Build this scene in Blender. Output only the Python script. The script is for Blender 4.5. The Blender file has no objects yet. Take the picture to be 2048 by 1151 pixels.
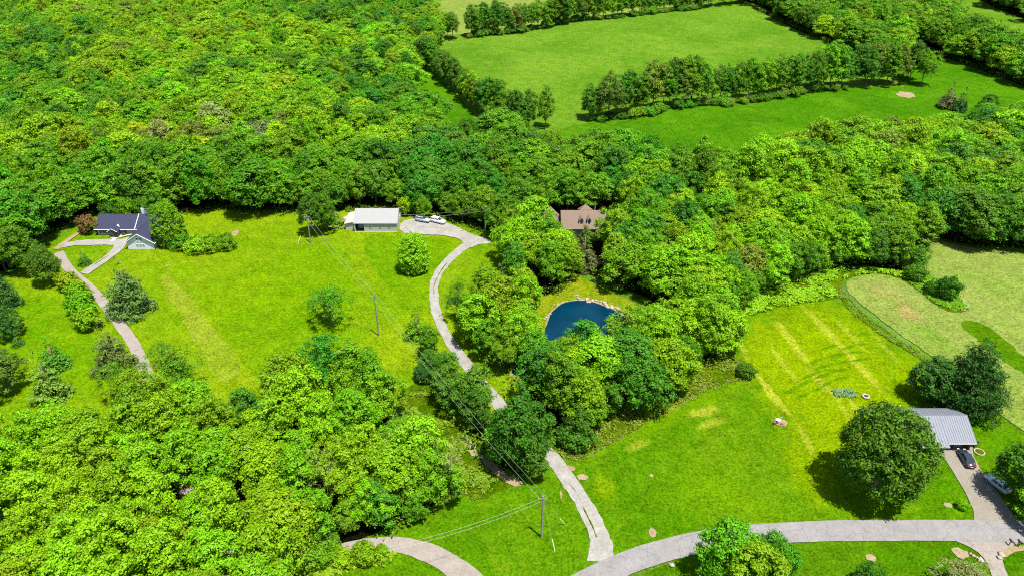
import bpy, math, random
import numpy as np
from mathutils import Vector, Matrix
from mathutils.geometry import delaunay_2d_cdt

# ------------------------------------------------------------------ camera, sky, sun, exposure
sc = bpy.context.scene
COL = sc.collection
PITCH = math.radians(32.0); CAMH = 99.0; FPX = 1450.0
cam_d = bpy.data.cameras.new('camera'); cam = bpy.data.objects.new('camera', cam_d); COL.objects.link(cam)
cam.location = (0, 0, CAMH); cam.rotation_euler = (math.pi/2-PITCH, 0, 0)
cam_d.sensor_width = 36; cam_d.lens = 36*FPX/2048; cam_d.clip_start = 1; cam_d.clip_end = 12000
sc.camera = cam
SUN = Vector((2.1, -2.1, 9.8)).normalized()
elev = math.asin(SUN.z); azim = math.atan2(SUN.x, SUN.y)
W = bpy.data.worlds.new('World'); sc.world = W; W.use_nodes = True
nt = W.node_tree
sky = nt.nodes.new('ShaderNodeTexSky'); sky.sky_type = 'NISHITA'; sky.sun_disc = False
sky.sun_elevation = elev; sky.sun_rotation = azim
nt.links.new(sky.outputs[0], nt.nodes['Background'].inputs[0]); nt.nodes['Background'].inputs[1].default_value = 0.09
sd = bpy.data.lights.new('sun', 'SUN'); sd.energy = 5.0; sd.angle = math.radians(0.55); sd.color = (1, .96, .88)
so = bpy.data.objects.new('sun', sd); COL.objects.link(so)
so.rotation_euler = SUN.to_track_quat('Z', 'Y').to_euler()
vs = sc.view_settings; vs.view_transform = 'Standard'; vs.look = 'None'; vs.gamma = 1; vs.use_curve_mapping = False
vs.exposure = 1.55
try:
    sc.cycles.use_denoising = False; sc.cycles.filter_width = 1.1
    sc.cycles.max_bounces = 6; sc.cycles.transparent_max_bounces = 4; sc.cycles.diffuse_bounces = 3
except Exception: pass

# ------------------------------------------------------------------ terrain and survey helpers
def sstep(a, b, x):
    t = np.clip((x-a)/(b-a), 0, 1); return t*t*(3-2*t)
def hgt(x, y):
    x = np.asarray(x, float); y = np.asarray(y, float)
    r = np.sin(x*.043+1.3+.8*np.sin(y*.021))*np.sin(y*.037+.5+.6*np.sin(x*.017)) + .45*np.sin(x*.078+y*.051)
    m = sstep(235, 300, y)*(1-sstep(700, 1100, y)) * (1-sstep(500, 800, np.abs(x)))
    return 1.6*r*m
def P(px, py, h=0.0):
    """ground point (or point h metres above it) seen at that place of the survey picture"""
    X = (px-1024)/FPX; Y = -(py-575.5)/FPX
    d = np.array([X, math.cos(PITCH)+Y*math.sin(PITCH), -math.sin(PITCH)+Y*math.cos(PITCH)])
    z = h
    for _ in range(8):
        t = (z-CAMH)/d[2]
        z = h+float(hgt(d[0]*t, d[1]*t))
    return np.array([d[0]*t, d[1]*t, z])
def PP(pts): return np.array([P(*p)[:2] for p in pts])
def inpoly(pts, poly):
    x, y = pts[:, 0], pts[:, 1]; ins = np.zeros(len(pts), bool); n = len(poly); j = n-1
    for i in range(n):
        xi, yi = poly[i]; xj, yj = poly[j]
        c = ((yi > y) != (yj > y))
        with np.errstate(divide='ignore', invalid='ignore'):
            ins ^= c & (x < (xj-xi)*(y-yi)/(yj-yi+1e-12)+xi)
        j = i
    return ins
def seg_dist(pts, line):
    d = np.full(len(pts), 1e9)
    for a, b in zip(line[:-1], line[1:]):
        ab = b-a; t = np.clip(((pts-a)@ab)/(ab@ab+1e-9), 0, 1)
        d = np.minimum(d, np.linalg.norm(pts-(a+t[:, None]*ab), axis=1))
    return d
def smooth(poly, n=2, closed=True):
    for _ in range(n):
        q = []
        m = len(poly)
        for i in range(m if closed else m-1):
            a, b = poly[i], poly[(i+1) % m]
            q += [a*.75+b*.25, a*.25+b*.75]
        if not closed: q = [poly[0]]+q+[poly[-1]]
        poly = np.array(q)
    return poly

# ------------------------------------------------------------------ object helpers
def link(o, parent=None):
    COL.objects.link(o)
    if parent is not None: o.parent = parent
    return o
def tag(o, label=None, cat=None, group=None, kind=None):
    if label: o['label'] = label
    if cat: o['category'] = cat
    if group: o['group'] = group
    if kind: o['kind'] = kind
    return o
def thing(name, label, cat, loc, rz=0, group=None, s=1):
    o = bpy.data.objects.new(name, None); COL.objects.link(o)
    o.location = loc; o.rotation_euler = (0, 0, rz); o.scale = (s, s, s) if not isinstance(s, tuple) else s
    o.empty_display_size = .3
    return tag(o, label, cat, group)
def mesh_np(name, V, F, mat=None, smooth_=False):
    me = bpy.data.meshes.new(name)
    V = np.asarray(V, np.float32); F = np.asarray(F, np.int32); k = F.shape[1]
    me.vertices.add(len(V)); me.vertices.foreach_set('co', V.ravel())
    me.loops.add(F.size); me.loops.foreach_set('vertex_index', F.ravel())
    me.polygons.add(len(F)); me.polygons.foreach_set('loop_start', np.arange(0, F.size, k, dtype=np.int32))
    me.polygons.foreach_set('loop_total', np.full(len(F), k, np.int32))
    if smooth_: me.polygons.foreach_set('use_smooth', np.ones(len(F), bool))
    me.update(calc_edges=True)
    if mat: me.materials.append(mat)
    return me
class MB:
    def __init__(s): s.v = []; s.f = []; s.m = []; s.mats = []; s.cur = 0
    def mat(s, m):
        if m not in s.mats: s.mats.append(m)
        s.cur = s.mats.index(m); return s
    def add(s, V, F):
        b = len(s.v); s.v += [tuple(map(float, p)) for p in V]
        for f in F: s.f.append(tuple(b+i for i in f)); s.m.append(s.cur)
        return s
    def box(s, x0, y0, z0, x1, y1, z1):
        V = [(x0, y0, z0), (x1, y0, z0), (x1, y1, z0), (x0, y1, z0), (x0, y0, z1), (x1, y0, z1), (x1, y1, z1), (x0, y1, z1)]
        return s.add(V, [(0, 3, 2, 1), (4, 5, 6, 7), (0, 1, 5, 4), (1, 2, 6, 5), (2, 3, 7, 6), (3, 0, 4, 7)])
    def slab(s, quad, t):
        """a plate: top polygon given anticlockwise from above, thickness t downwards along its normal"""
        q = [Vector(p) for p in quad]; n = (q[1]-q[0]).cross(q[2]-q[0]).normalized(); k = len(q)
        V = q+[p-n*t for p in q]
        F = [tuple(range(k)), tuple(range(2*k-1, k-1, -1))]+[(i, i+k, (i+1) % k+k, (i+1) % k) for i in range(k)]
        return s.add(V, F)
    def tube(s, pts, r, n=8, cap=True):
        pts = [Vector(p) for p in pts]; rs = r if isinstance(r, (list, tuple)) else [r]*len(pts)
        V = []; F = []
        for i, p in enumerate(pts):
            d = (pts[min(i+1, len(pts)-1)]-pts[max(i-1, 0)]).normalized()
            u = d.cross(Vector((0, 0, 1)) if abs(d.z) < .9 else Vector((1, 0, 0))).normalized(); w = d.cross(u)
            for k in range(n):
                a = 2*math.pi*k/n; V.append(p+(u*math.cos(a)+w*math.sin(a))*rs[i])
        for i in range(len(pts)-1):
            for k in range(n):
                F.append((i*n+k, (i+1)*n+k, (i+1)*n+(k+1) % n, i*n+(k+1) % n))
        if cap: F += [tuple(range(n)), tuple(range((len(pts)-1)*n+n-1, (len(pts)-1)*n-1, -1))]
        return s.add(V, F)
    def torus(s, c, R, r, n=20, m=8):
        V = []; F = []
        for i in range(n):
            a = 2*math.pi*i/n
            for j in range(m):
                b = 2*math.pi*j/m
                V.append((c[0]+(R+r*math.cos(b))*math.cos(a), c[1]+(R+r*math.cos(b))*math.sin(a), c[2]+r*math.sin(b)))
                F.append((i*m+j, ((i+1) % n)*m+j, ((i+1) % n)*m+(j+1) % m, i*m+(j+1) % m))
        return s.add(V, F)
    def build(s, name, mat=None, parent=None, smooth_=False):
        me = bpy.data.meshes.new(name); me.from_pydata(s.v, [], s.f)
        mats = s.mats or [mat]
        for m in mats: me.materials.append(m)
        if s.mats: me.polygons.foreach_set('material_index', s.m)
        if smooth_: me.polygons.foreach_set('use_smooth', [True]*len(s.f))
        me.update()
        return link(bpy.data.objects.new(name, me), parent)

# ------------------------------------------------------------------ materials
class NG:
    def __init__(s, name):
        s.m = bpy.data.materials.new(name); s.m.use_nodes = True; s.t = s.m.node_tree
        s.b = s.t.nodes['Principled BSDF']; s.out = s.t.nodes['Material Output']
        s.b.inputs['Specular IOR Level'].default_value = .2
    def n(s, typ, **k):
        nd = s.t.nodes.new(typ)
        for a, v in k.items(): setattr(nd, a, v)
        return nd
    def l(s, a, b): s.t.links.new(a, b)
    def coord(s):
        return s.n('ShaderNodeNewGeometry').outputs['Position']
    def noise(s, vec, scale, detail=4, rough=.55, dist=0):
        nd = s.n('ShaderNodeTexNoise'); nd.inputs['Scale'].default_value = scale; nd.inputs['Detail'].default_value = detail
        nd.inputs['Roughness'].default_value = rough; nd.inputs['Distortion'].default_value = dist
        s.l(vec, nd.inputs['Vector']); return nd.outputs['Fac']
    def ramp(s, fac, stops):
        r = s.n('ShaderNodeValToRGB'); e = r.color_ramp.elements
        while len(e) < len(stops): e.new(.5)
        for i, (p, c) in enumerate(stops):
            e[i].position = p; e[i].color = (*c, 1) if len(c) == 3 else c
        s.l(fac, r.inputs[0]); return r.outputs[0]
    def mix(s, fac, a, b, mode='MIX'):
        m = s.n('ShaderNodeMix', data_type='RGBA', blend_type=mode)
        for sock, v in ((m.inputs[0], fac), (m.inputs[6], a), (m.inputs[7], b)):
            if isinstance(v, (int, float)): sock.default_value = v
            elif isinstance(v, tuple): sock.default_value = (*v, 1)
            else: s.l(v, sock)
        return m.outputs[2]
    def math(s, op, a, b=None, c=None):
        m = s.n('ShaderNodeMath', operation=op)
        for i, v in enumerate((a, b, c)):
            if v is None: continue
            if isinstance(v, (int, float)): m.inputs[i].default_value = v
            else: s.l(v, m.inputs[i])
        return m.outputs[0]
    def bump(s, fac, strength, dist):
        b = s.n('ShaderNodeBump'); b.inputs['Strength'].default_value = strength; b.inputs['Distance'].default_value = dist
        s.l(fac, b.inputs['Height']); s.l(b.outputs[0], s.b.inputs['Normal'])

def m_grass(name, base, alt, dry, big=.045, stripes=(), dry_amt=.3, bump=.35, tuft=0.0, zones=()):
    """ground cover: base and alternative blade colour in large drifts, a dry colour in patches, mower passes as
    (angle, wavelength in m, strength) and fine blade-scale mottling"""
    g = NG(name); co = g.coord()
    a = g.ramp(g.noise(co, big, 5, .6, .6), [(.38, base), (.62, alt)])
    d = g.ramp(g.noise(co, .21, 7, .72, .4), [(.5, (0, 0, 0)), (.72, (dry_amt,)*3)])
    c = g.mix(d, a, dry)
    for ang, wl, st in stripes:
        mp = g.n('ShaderNodeMapping'); mp.inputs['Rotation'].default_value = (0, 0, math.radians(ang)); g.l(co, mp.inputs[0])
        w = g.n('ShaderNodeTexWave', wave_type='BANDS', bands_direction='X', wave_profile='SIN')
        w.inputs['Scale'].default_value = 6.2832/wl/20; w.inputs['Distortion'].default_value = 2.2; w.inputs['Detail'].default_value = 3
        w.inputs['Detail Scale'].default_value = .6; w.inputs['Detail Roughness'].default_value = .7
        g.l(mp.outputs[0], w.inputs['Vector'])
        # streaks: noise stretched along the pass, so that stripes come and go
        mp2 = g.n('ShaderNodeMapping'); mp2.inputs['Scale'].default_value = (1, .06, 1); g.l(mp.outputs[0], mp2.inputs[0])
        n2 = g.noise(mp2.outputs[0], .9/wl*3, 5, .65)
        n3 = g.noise(co, .03, 2)
        k = g.math('MULTIPLY', g.math('ADD', g.math('MULTIPLY', w.outputs['Fac'], .45), g.math('MULTIPLY_ADD', n2, 2.2, -.85)), g.math('MULTIPLY_ADD', n3, 2.4, -.5))
        k = g.math('MULTIPLY', k, st)
        kc = g.n('ShaderNodeClamp'); g.l(k, kc.inputs[0])
        c = g.mix(kc.outputs[0], c, dry)
    # places where the sward differs: (ellipse centre, half length, half width, heading, strength, colour)
    if zones:
        wob = g.n('ShaderNodeTexNoise'); wob.inputs['Scale'].default_value = .35; wob.inputs['Detail'].default_value = 5; wob.inputs['Roughness'].default_value = .7; g.l(co, wob.inputs['Vector'])
        for (zx, zy), ha, hb, head, st, zc in zones:
            mp = g.n('ShaderNodeMapping', vector_type='TEXTURE'); mp.inputs['Location'].default_value = (zx, zy, 0); mp.inputs['Rotation'].default_value = (0, 0, head); mp.inputs['Scale'].default_value = (ha, hb, 1000)
            g.l(co, mp.inputs[0]); ln_ = g.n('ShaderNodeVectorMath', operation='LENGTH'); g.l(mp.outputs[0], ln_.inputs[0])
            k = g.math('ADD', ln_.outputs['Value'], g.math('MULTIPLY_ADD', wob.outputs['Fac'], 1.3, -.65))
            mr = g.n('ShaderNodeMapRange', interpolation_type='SMOOTHSTEP'); mr.inputs[1].default_value = 1.15; mr.inputs[2].default_value = .45; mr.inputs[3].default_value = 0; mr.inputs[4].default_value = st
            g.l(k, mr.inputs[0]); c = g.mix(mr.outputs[0], c, zc)
    f1 = g.noise(co, 1.3, 6, .8, .2); f2 = g.noise(co, 2.6, 4, .85)
    f0 = g.noise(co, .28, 5, .65, .3)
    v = g.math('ADD', g.math('MULTIPLY', f1, 2.0+tuft), g.math('MULTIPLY', f2, 2.4))
    vv = g.math('ADD', g.math('ADD', v, -1.2-tuft*.5), g.math('MULTIPLY_ADD', f0, 1.0, -.5))
    cc = g.n('ShaderNodeCombineColor'); [g.l(vv, cc.inputs[i]) for i in range(3)]
    c = g.mix(1.0, c, cc.outputs[0], 'MULTIPLY')
    g.l(c, g.b.inputs['Base Color']); g.b.inputs['Roughness'].default_value = .9; g.b.inputs['Specular IOR Level'].default_value = .0
    g.bump(v, bump+tuft, .35+tuft)
    return g.m

def m_plain(name, col, rough=.6, metal=0, var=.12, scale=3, spec=.3, bump=0):
    g = NG(name); co = g.n('ShaderNodeTexCoord').outputs['Object']
    n = g.noise(co, scale, 5, .65)
    c = g.ramp(n, [(.3, tuple(x*(1-var) for x in col)), (.7, tuple(min(1, x*(1+var)) for x in col))])
    g.l(c, g.b.inputs['Base Color']); g.b.inputs['Roughness'].default_value = rough; g.b.inputs['Metallic'].default_value = metal
    g.b.inputs['Specular IOR Level'].default_value = spec
    if bump: g.bump(n, bump, .05)
    return g.m

def m_stone(name, a, b, dirt, crack=0.0, grain=9, dirt_amt=.5, gr_hi=True):
    g = NG(name); co = g.coord()
    c = g.ramp(g.noise(co, .35, 5, .6), [(.35, a), (.65, b)])
    gr = g.noise(co, grain, 4, .8)
    c = g.mix(g.ramp(g.noise(co, .9, 6, .75, .5), [(.52, (0, 0, 0)), (.7, (dirt_amt,)*3)]), c, dirt)
    gv = g.ramp(g.math('ADD', g.math('MULTIPLY', gr, .5), g.math('MULTIPLY', g.noise(co, 2.3, 5, .8), .5)), [(.33, (.5 if gr_hi else .72,)*3), (.66, (1.3 if gr_hi else 1.16,)*3)])
    c = g.mix(1.0, c, gv, 'MULTIPLY')
    if crack:
        for sc_, wd in ((.33, .012), (.9, .02)):
            ds = g.n('ShaderNodeTexNoise'); ds.inputs['Scale'].default_value = .8; g.l(co, ds.inputs['Vector'])
            ad = g.n('ShaderNodeMix', data_type='VECTOR'); ad.inputs[0].default_value = .35; g.l(co, ad.inputs[4]); g.l(ds.outputs['Color'], ad.inputs[5])
            v = g.n('ShaderNodeTexVoronoi', feature='DISTANCE_TO_EDGE'); v.inputs['Scale'].default_value = sc_; g.l(ad.outputs[1], v.inputs['Vector'])
            k = g.ramp(v.outputs['Distance'], [(0, (crack,)*3), (wd, (0, 0, 0))])
            c = g.mix(k, c, tuple(x*.35 for x in a))
    g.l(c, g.b.inputs['Base Color']); g.b.inputs['Roughness'].default_value = .88; g.bump(gr, .3, .05)
    return g.m

def m_leaf(name, trans=.30, rough=.62):
    """foliage: the tree's own colour (object colour), a little hue drift per tree and per leaf cluster"""
    g = NG(name); oi = g.n('ShaderNodeObjectInfo'); co = g.coord()
    hsv = g.n('ShaderNodeHueSaturation')
    at = g.n('ShaderNodeAttribute', attribute_type='INSTANCER', attribute_name='tint')   # colour of one tree of the distant wood
    sp = g.n('ShaderNodeSeparateColor'); g.l(at.outputs['Color'], sp.inputs[0])
    g.l(g.mix(g.math('GREATER_THAN', sp.outputs[1], .001), oi.outputs['Color'], at.outputs['Color']), hsv.inputs['Color'])
    g.l(g.math('MULTIPLY_ADD', oi.outputs['Random'], .030, .485), hsv.inputs['Hue'])
    v = g.math('MULTIPLY_ADD', g.noise(co, .55, 3, .6), .9, .55)
    v2 = g.math('MULTIPLY_ADD', g.noise(co, 3.2, 2, .6), 1.0, .52)
    rnd = g.math('FRACT', g.math('MULTIPLY', oi.outputs['Random'], 7.31))
    v = g.math('MULTIPLY', g.math('MULTIPLY', v, v2), g.math('MULTIPLY_ADD', rnd, .45, .8))
    g.l(v, hsv.inputs['Value'])
    col = hsv.outputs[0]
    g.l(col, g.b.inputs['Base Color']); g.b.inputs['Roughness'].default_value = rough; g.b.inputs['Specular IOR Level'].default_value = .15
    tr = g.n('ShaderNodeBsdfTranslucent')
    g.l(g.mix(1.0, col, (1.1, 1.15, .3), 'MULTIPLY'), tr.inputs[0])
    mx = g.n('ShaderNodeMixShader'); mx.inputs[0].default_value = trans
    g.l(g.b.outputs[0], mx.inputs[1]); g.l(tr.outputs[0], mx.inputs[2]); g.l(mx.outputs[0], g.out.inputs['Surface'])
    return g.m

def zone(a, b, wd, st, col):
    A, B = P(*a), P(*b); c = (A+B)/2; d = B-A
    return ((c[0], c[1]), max(.3, math.hypot(d[0], d[1])/2*1.15), wd, math.atan2(d[1], d[0]), st, col)
M = {}
M['leaf'] = m_leaf('leaf_foliage')
M['needle'] = m_leaf('needle_foliage', .12, .6)
M['bark'] = m_plain('bark', (.11, .085, .06), .9, var=.35, scale=4, bump=.4)
M['pasture'] = m_grass('pasture_grass', (0.051, 0.13, 0.00508), (0.0821, 0.163, 0.0101), (0.157, 0.17, 0.038), .022, dry_amt=.42, bump=.5, tuft=.25)
M['pasture_low'] = m_grass('low_pasture_grass', (0.0301, 0.113, 0.00145), (0.051, 0.151, 0.00242), (0.12, 0.168, 0.0145), .03, dry_amt=.35, bump=.5, tuft=.3)
M['lawn_w'] = m_grass('west_lawn_grass', (.044, .100, .0005), (.070, .118, .0006), (.115, .142, .006), .03, [(138, 2.6, .45)], .38, .3)
M['lawn_dark'] = m_grass('fresh_cut_grass', (0.0334, 0.0951, 0.0004), (0.0576, 0.113, 0.0006), (0.102, 0.126, 0.003), .04, [(138, 2.4, .4)], .3, .3)
M['lawn_strip'] = m_grass('dry_strip_grass', (0.0686, 0.112, 0.0018), (0.0862, 0.119, 0.0054), (0.114, 0.131, 0.0135), .06, [(138, 1.8, .5)], .6, .3)
YEL, STRAW, GRN, LIME = (.080, .120, .0006), (.135, .152, .010), (.026, .082, .0005), (.052, .105, .0006)
ZE = [zone((1640, 600), (1700, 960), 17, .95, YEL), zone((1530, 640), (1560, 800), 7, .9, YEL), zone((1800, 700), (1880, 820), 7, .6, YEL), zone((1590, 880), (1650, 1010), 5, .6, YEL),
      zone((1180, 900), (1480, 770), 3.5, .6, LIME), zone((1380, 830), (1440, 815), 1.6, .7, STRAW), zone((1395, 855), (1450, 838), 1.3, .6, STRAW), zone((1250, 900), (1300, 880), 1.3, .5, STRAW),
      zone((1200, 950), (1215, 1000), 2.5, .55, YEL), zone((1350, 960), (1500, 1000), 5, .45, LIME), zone((1480, 1000), (1560, 1040), 2.5, .4, LIME), zone((1300, 830), (1360, 810), 1.5, .5, STRAW)]
ZE += [zone(a, b, w, st, STRAW) for a, b, w, st in [((1548, 636), (1622, 735), 1.3, .8), ((1606, 612), (1702, 713), 1.3, .8), ((1686, 695), (1766, 785), 1.2, .8), ((1512, 745), (1564, 818), 1.1, .95), ((1522, 760), (1588, 840), .8, .8),
       ((1597, 850), (1628, 912), .9, .6), ((1618, 740), (1665, 790), 1.3, .7), ((1536, 685), (1594, 765), .9, .6), ((1698, 796), (1724, 842), .9, .6), ((1670, 790), (1700, 840), .8, .5), ((1672, 640), (1730, 700), 1.0, .5), ((1740, 660), (1800, 730), .8, .4), ((1470, 660), (1500, 730), .7, .5)]]
for pts in [[(1680, 700), (1712, 690), (1735, 688)], [(1655, 720), (1695, 706), (1730, 703)], [(1625, 740), (1660, 728), (1700, 722), (1745, 716)], [(1600, 760), (1640, 742), (1700, 738)], [(1590, 775), (1630, 757), (1668, 742), (1690, 740)],
            [(1640, 775), (1668, 760), (1700, 752)], [(1610, 730), (1650, 715), (1690, 706)], [(1585, 800), (1620, 785), (1650, 770)], [(1560, 790), (1600, 775)], [(1640, 700), (1680, 688)]]:
    for a, b in zip(pts[:-1], pts[1:]): ZE.append(zone(a, b, .55, .75, GRN))
M['lawn_e'] = m_grass('east_lawn_grass', (0.0181, 0.0688, 0.0003), (0.0314, 0.0843, 0.0006), (0.0806, 0.112, 0.003), .035, [(171, 2.4, .28), (168, 5.5, .15)], .35, .28, 0.0, ZE)
M['lawn_yel'] = m_grass('yellowing_lawn_grass', (0.0467, 0.0893, 0.000216), (0.0629, 0.0967, 0.000648), (0.105, 0.113, 0.0054), .05, [(171, 5.5, 1.0), (168, 1.8, .6)], .4, .3)
M['verge'] = m_grass('roadside_grass', (0.0145, 0.0582, 0.000216), (0.0238, 0.0732, 0.000432), (0.0474, 0.0765, 0.00216), .06, [(90, 1.9, .6)], .3, .28)
HZ = lambda: [zone((1790, 600), (1840, 650), 3, .5, (.17, .105, .045)), zone((1740, 570), (1800, 600), 4, .35, (.15, .12, .04)), zone((1820, 640), (1900, 700), 2.5, .55, (.06, .12, .006)), zone((1780, 595), (1800, 620), 1.0, .6, (.05, .12, .004)), zone((1900, 540), (2048, 600), 6, .35, (.07, .13, .01)), zone((1950, 600), (2048, 680), 4, .4, (.09, .14, .02))]
M['hay'] = m_grass('cut_hay_stubble', (0.0703, 0.119, 0.0117), (0.0894, 0.133, 0.0202), (0.103, 0.121, 0.0275), .03, [(170, 3.2, .8), (170, 1.1, .6)], .6, .45, 0.0, HZ())
M['rough'] = m_grass('rough_meadow_grass', (0.0718, 0.171, 0.00144), (0.118, 0.199, 0.00288), (0.203, 0.199, 0.0173), .12, (), .7, .6, .4)
M['soil'] = m_stone('bare_soil', (0.148, 0.108, 0.0608), (0.182, 0.143, 0.0868), (0.0694, 0.0781, 0.0174), grain=4, dirt_amt=.6)
M['clay'] = m_stone('dry_clay_bank', (0.146, 0.105, 0.0517), (0.174, 0.136, 0.0791), (0.0486, 0.0677, 0.00608), grain=5, dirt_amt=.7)
M['wood_floor'] = m_grass('woodland_floor', (.03, .045, .012), (.055, .06, .02), (.12, .085, .05), .1, (), .8, .8, .5)
M['asphalt'] = m_stone('worn_pale_asphalt', (0.121, 0.114, 0.11), (0.145, 0.138, 0.135), (0.1, 0.0944, 0.0883), crack=.5, grain=7, gr_hi=False)
M['asphalt2'] = m_stone('older_grey_asphalt', (0.143, 0.123, 0.106), (0.17, 0.149, 0.126), (0.118, 0.0988, 0.0821), crack=.35, grain=7, gr_hi=False)
M['gravel'] = m_stone('limestone_gravel', (0.149, 0.141, 0.124), (0.184, 0.177, 0.161), (0.113, 0.101, 0.0683), grain=11, dirt_amt=.6)
M['concrete'] = m_stone('driveway_concrete', (0.123, 0.11, 0.0835), (0.138, 0.125, 0.0989), (0.1, 0.0874, 0.0648), crack=.12, grain=8, gr_hi=False)
M['joint'] = m_plain('joint_filler', (.14, .12, .1), .9)
M['stone'] = m_plain('limestone_rock', (0.209, 0.177, 0.14), .85, var=.3, scale=2, bump=.4)

# ------------------------------------------------------------------ ground and its sheets
def axis(fine0, fine1, step, far):
    a = list(np.arange(fine0, fine1+.1, step)); s = step
    while a[-1] < far: s *= 1.35; a.append(a[-1]+s)
    s = step
    while a[0] > -far: s *= 1.35; a.insert(0, a[0]-s)
    return np.array(a)
gx = axis(-420, 420, 4, 5000); gy = axis(40, 640, 4, 5000)
X, Y = np.meshgrid(gx, gy); nx, ny = len(gx), len(gy)
V = np.stack([X.ravel(), Y.ravel(), hgt(X, Y).ravel()], 1)
i, j = np.meshgrid(np.arange(nx-1), np.arange(ny-1)); k = (j*nx+i).ravel()
g_me = mesh_np('ground', V, np.stack([k, k+1, k+1+nx, k+nx], 1), M['pasture'], True)
ground = tag(link(bpy.data.objects.new('ground', g_me)), kind='structure')

rngj = random.Random(5)
def densify(poly, step, rag=0.0, seed=1, closed=True):
    r = random.Random(seed); out = []; ph = [r.uniform(0, 6) for _ in range(6)]; acc = 0
    n = len(poly)
    for i in range(n if closed else n-1):
        a, b = poly[i], poly[(i+1) % n]; L = np.linalg.norm(b-a)
        if L < 1e-6: continue
        nrm = np.array([-(b-a)[1], (b-a)[0]])/L; m = max(1, int(L/step))
        for k in range(m):
            d = acc+L*k/m
            o = rag*(math.sin(d*.9+ph[0])*.5+math.sin(d*2.3+ph[1])*.35+math.sin(d*.31+ph[2])*.6+r.uniform(-.5, .5))
            out.append(a+(b-a)*k/m+nrm*o)
        acc += L
    return np.array(out)
def sheet(name, poly, mat, z, rag=0.0, step=1.2, grid=5.0, world=False, sm=2, kind='structure'):
    poly = poly if world else PP(poly)
    if sm: poly = smooth(poly, sm)
    b = densify(poly, step, rag, len(poly))
    lo, hi = b.min(0), b.max(0)
    xs = np.arange(lo[0], hi[0], grid); ys = np.arange(lo[1], hi[1], grid)
    g = np.array([(x, y) for x in xs for y in ys]).reshape(-1, 2)
    if len(g): g = g[inpoly(g, b)]
    if len(g) and len(g) < 9000:
        d = seg_dist(g, np.vstack([b, b[:1]])); g = g[d > step*.5]
    n = len(b); pts = [Vector(p) for p in b]+[Vector(p) for p in g]
    r = delaunay_2d_cdt(pts, [], [list(range(n))], 1, 1e-4)
    vv = np.array([tuple(p) for p in r[0]]); ff = r[2]
    zz = hgt(vv[:, 0], vv[:, 1])+z
    tri = []
    for f in ff:
        f = list(f); a, c, e = vv[f[0]], vv[f[1]], vv[f[2]]
        if (c[0]-a[0])*(e[1]-a[1])-(c[1]-a[1])*(e[0]-a[0]) < 0: f.reverse()
        tri.append(f)
    me = mesh_np(name, np.column_stack([vv, zz]), tri, mat, True)
    o = link(bpy.data.objects.new(name, me)); tag(o, kind=kind)
    return o
def ribbon_poly(line, widths):
    n = len(line); L = []; R = []
    for i in range(n):
        d = line[min(i+1, n-1)]-line[max(i-1, 0)]; d = d/np.linalg.norm(d); nr = np.array([-d[1], d[0]])
        L.append(line[i]+nr*widths[i]/2); R.append(line[i]-nr*widths[i]/2)
    return np.array(L+R[::-1])
def ribbon(name, pts, w, mat, z, rag=.1, kind='structure'):
    line = PP(pts); ws = np.array(w if isinstance(w, (list, tuple)) else [w]*len(pts), float)
    l3 = smooth(np.column_stack([line, ws]), 3, closed=False)
    return sheet(name, ribbon_poly(l3[:, :2], l3[:, 2]), mat, z, rag, .8, 6.0, True, 0, kind), l3[:, :2]

# woods (ground outline; a third number is the crown height at which the point was read off)
WOOD_A = [(-200, 575), (20, 548), (55, 505), (60, 475), (110, 462), (165, 432), (205, 424), (320, 420), (375, 424), (440, 416), (520, 424), (590, 422),
          (640, 432), (690, 418), (760, 414), (830, 422), (850, 430), (905, 440), (935, 450), (965, 458), (1000, 474),
          (1010, 440), (1010, 350), (980, 300), (935, 248, 13), (900, 250, 13), (850, 205, 13), (822, 168, 13), (822, 152), (855, 138), (866, 105), (880, 75), (855, 35), (845, -30), (-200, -30)]
WOOD_B = [(1000, 474), (1020, 520), (1008, 580), (955, 635), (935, 688), (1000, 722), (1050, 712), (1072, 665), (1048, 628), (1062, 598), (1115, 588),
          (1155, 538), (1225, 572), (1290, 588), (1325, 625), (1325, 680), (1262, 722), (1165, 712), (1110, 745), (1062, 772), (1030, 765), (1012, 795),
          (1060, 830), (1110, 885), (1165, 880), (1195, 845), (1235, 815), (1265, 828), (1305, 825), (1335, 790), (1350, 752), (1430, 722), (1445, 670), (1455, 630), (1500, 598),
          (1560, 575), (1640, 550), (1690, 535), (1740, 530), (1800, 540), (1845, 545), (1842, 500), (1862, 470), (1900, 482), (1950, 492), (2048, 496), (2200, 505),
          (2200, 215, 12), (2048, 215, 12), (1985, 225, 12), (1930, 245, 12), (1850, 252, 12), (1740, 245, 12), (1620, 268, 12), (1560, 298, 12), (1440, 300, 12), (1330, 290, 12),
          (1250, 275, 12), (1150, 270, 12), (1100, 268, 12), (1050, 250, 12), (980, 300), (1010, 350), (1010, 440)]
WOOD_C = [(-200, 850, 12), (0, 832, 12), (60, 812, 12), (150, 800, 12), (240, 780, 12), (300, 785, 12), (420, 770, 12), (470, 758, 12), (540, 745, 12), (590, 705, 12), (650, 668, 11), (700, 668, 11),
          (750, 712, 11), (775, 752, 11), (795, 815, 9), (830, 900), (868, 940), (895, 975), (868, 1010), (830, 1036), (800, 1056), (740, 1072), (690, 1085), (640, 1098), (600, 1112), (590, 1160), (610, 1330), (-250, 1330)]
WOOD_S = [(848, 700), (880, 728), (925, 780), (965, 835), (1020, 885), (1078, 915), (1078, 938), (1045, 952), (1000, 935), (955, 885), (905, 822), (872, 772), (845, 735)]
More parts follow.
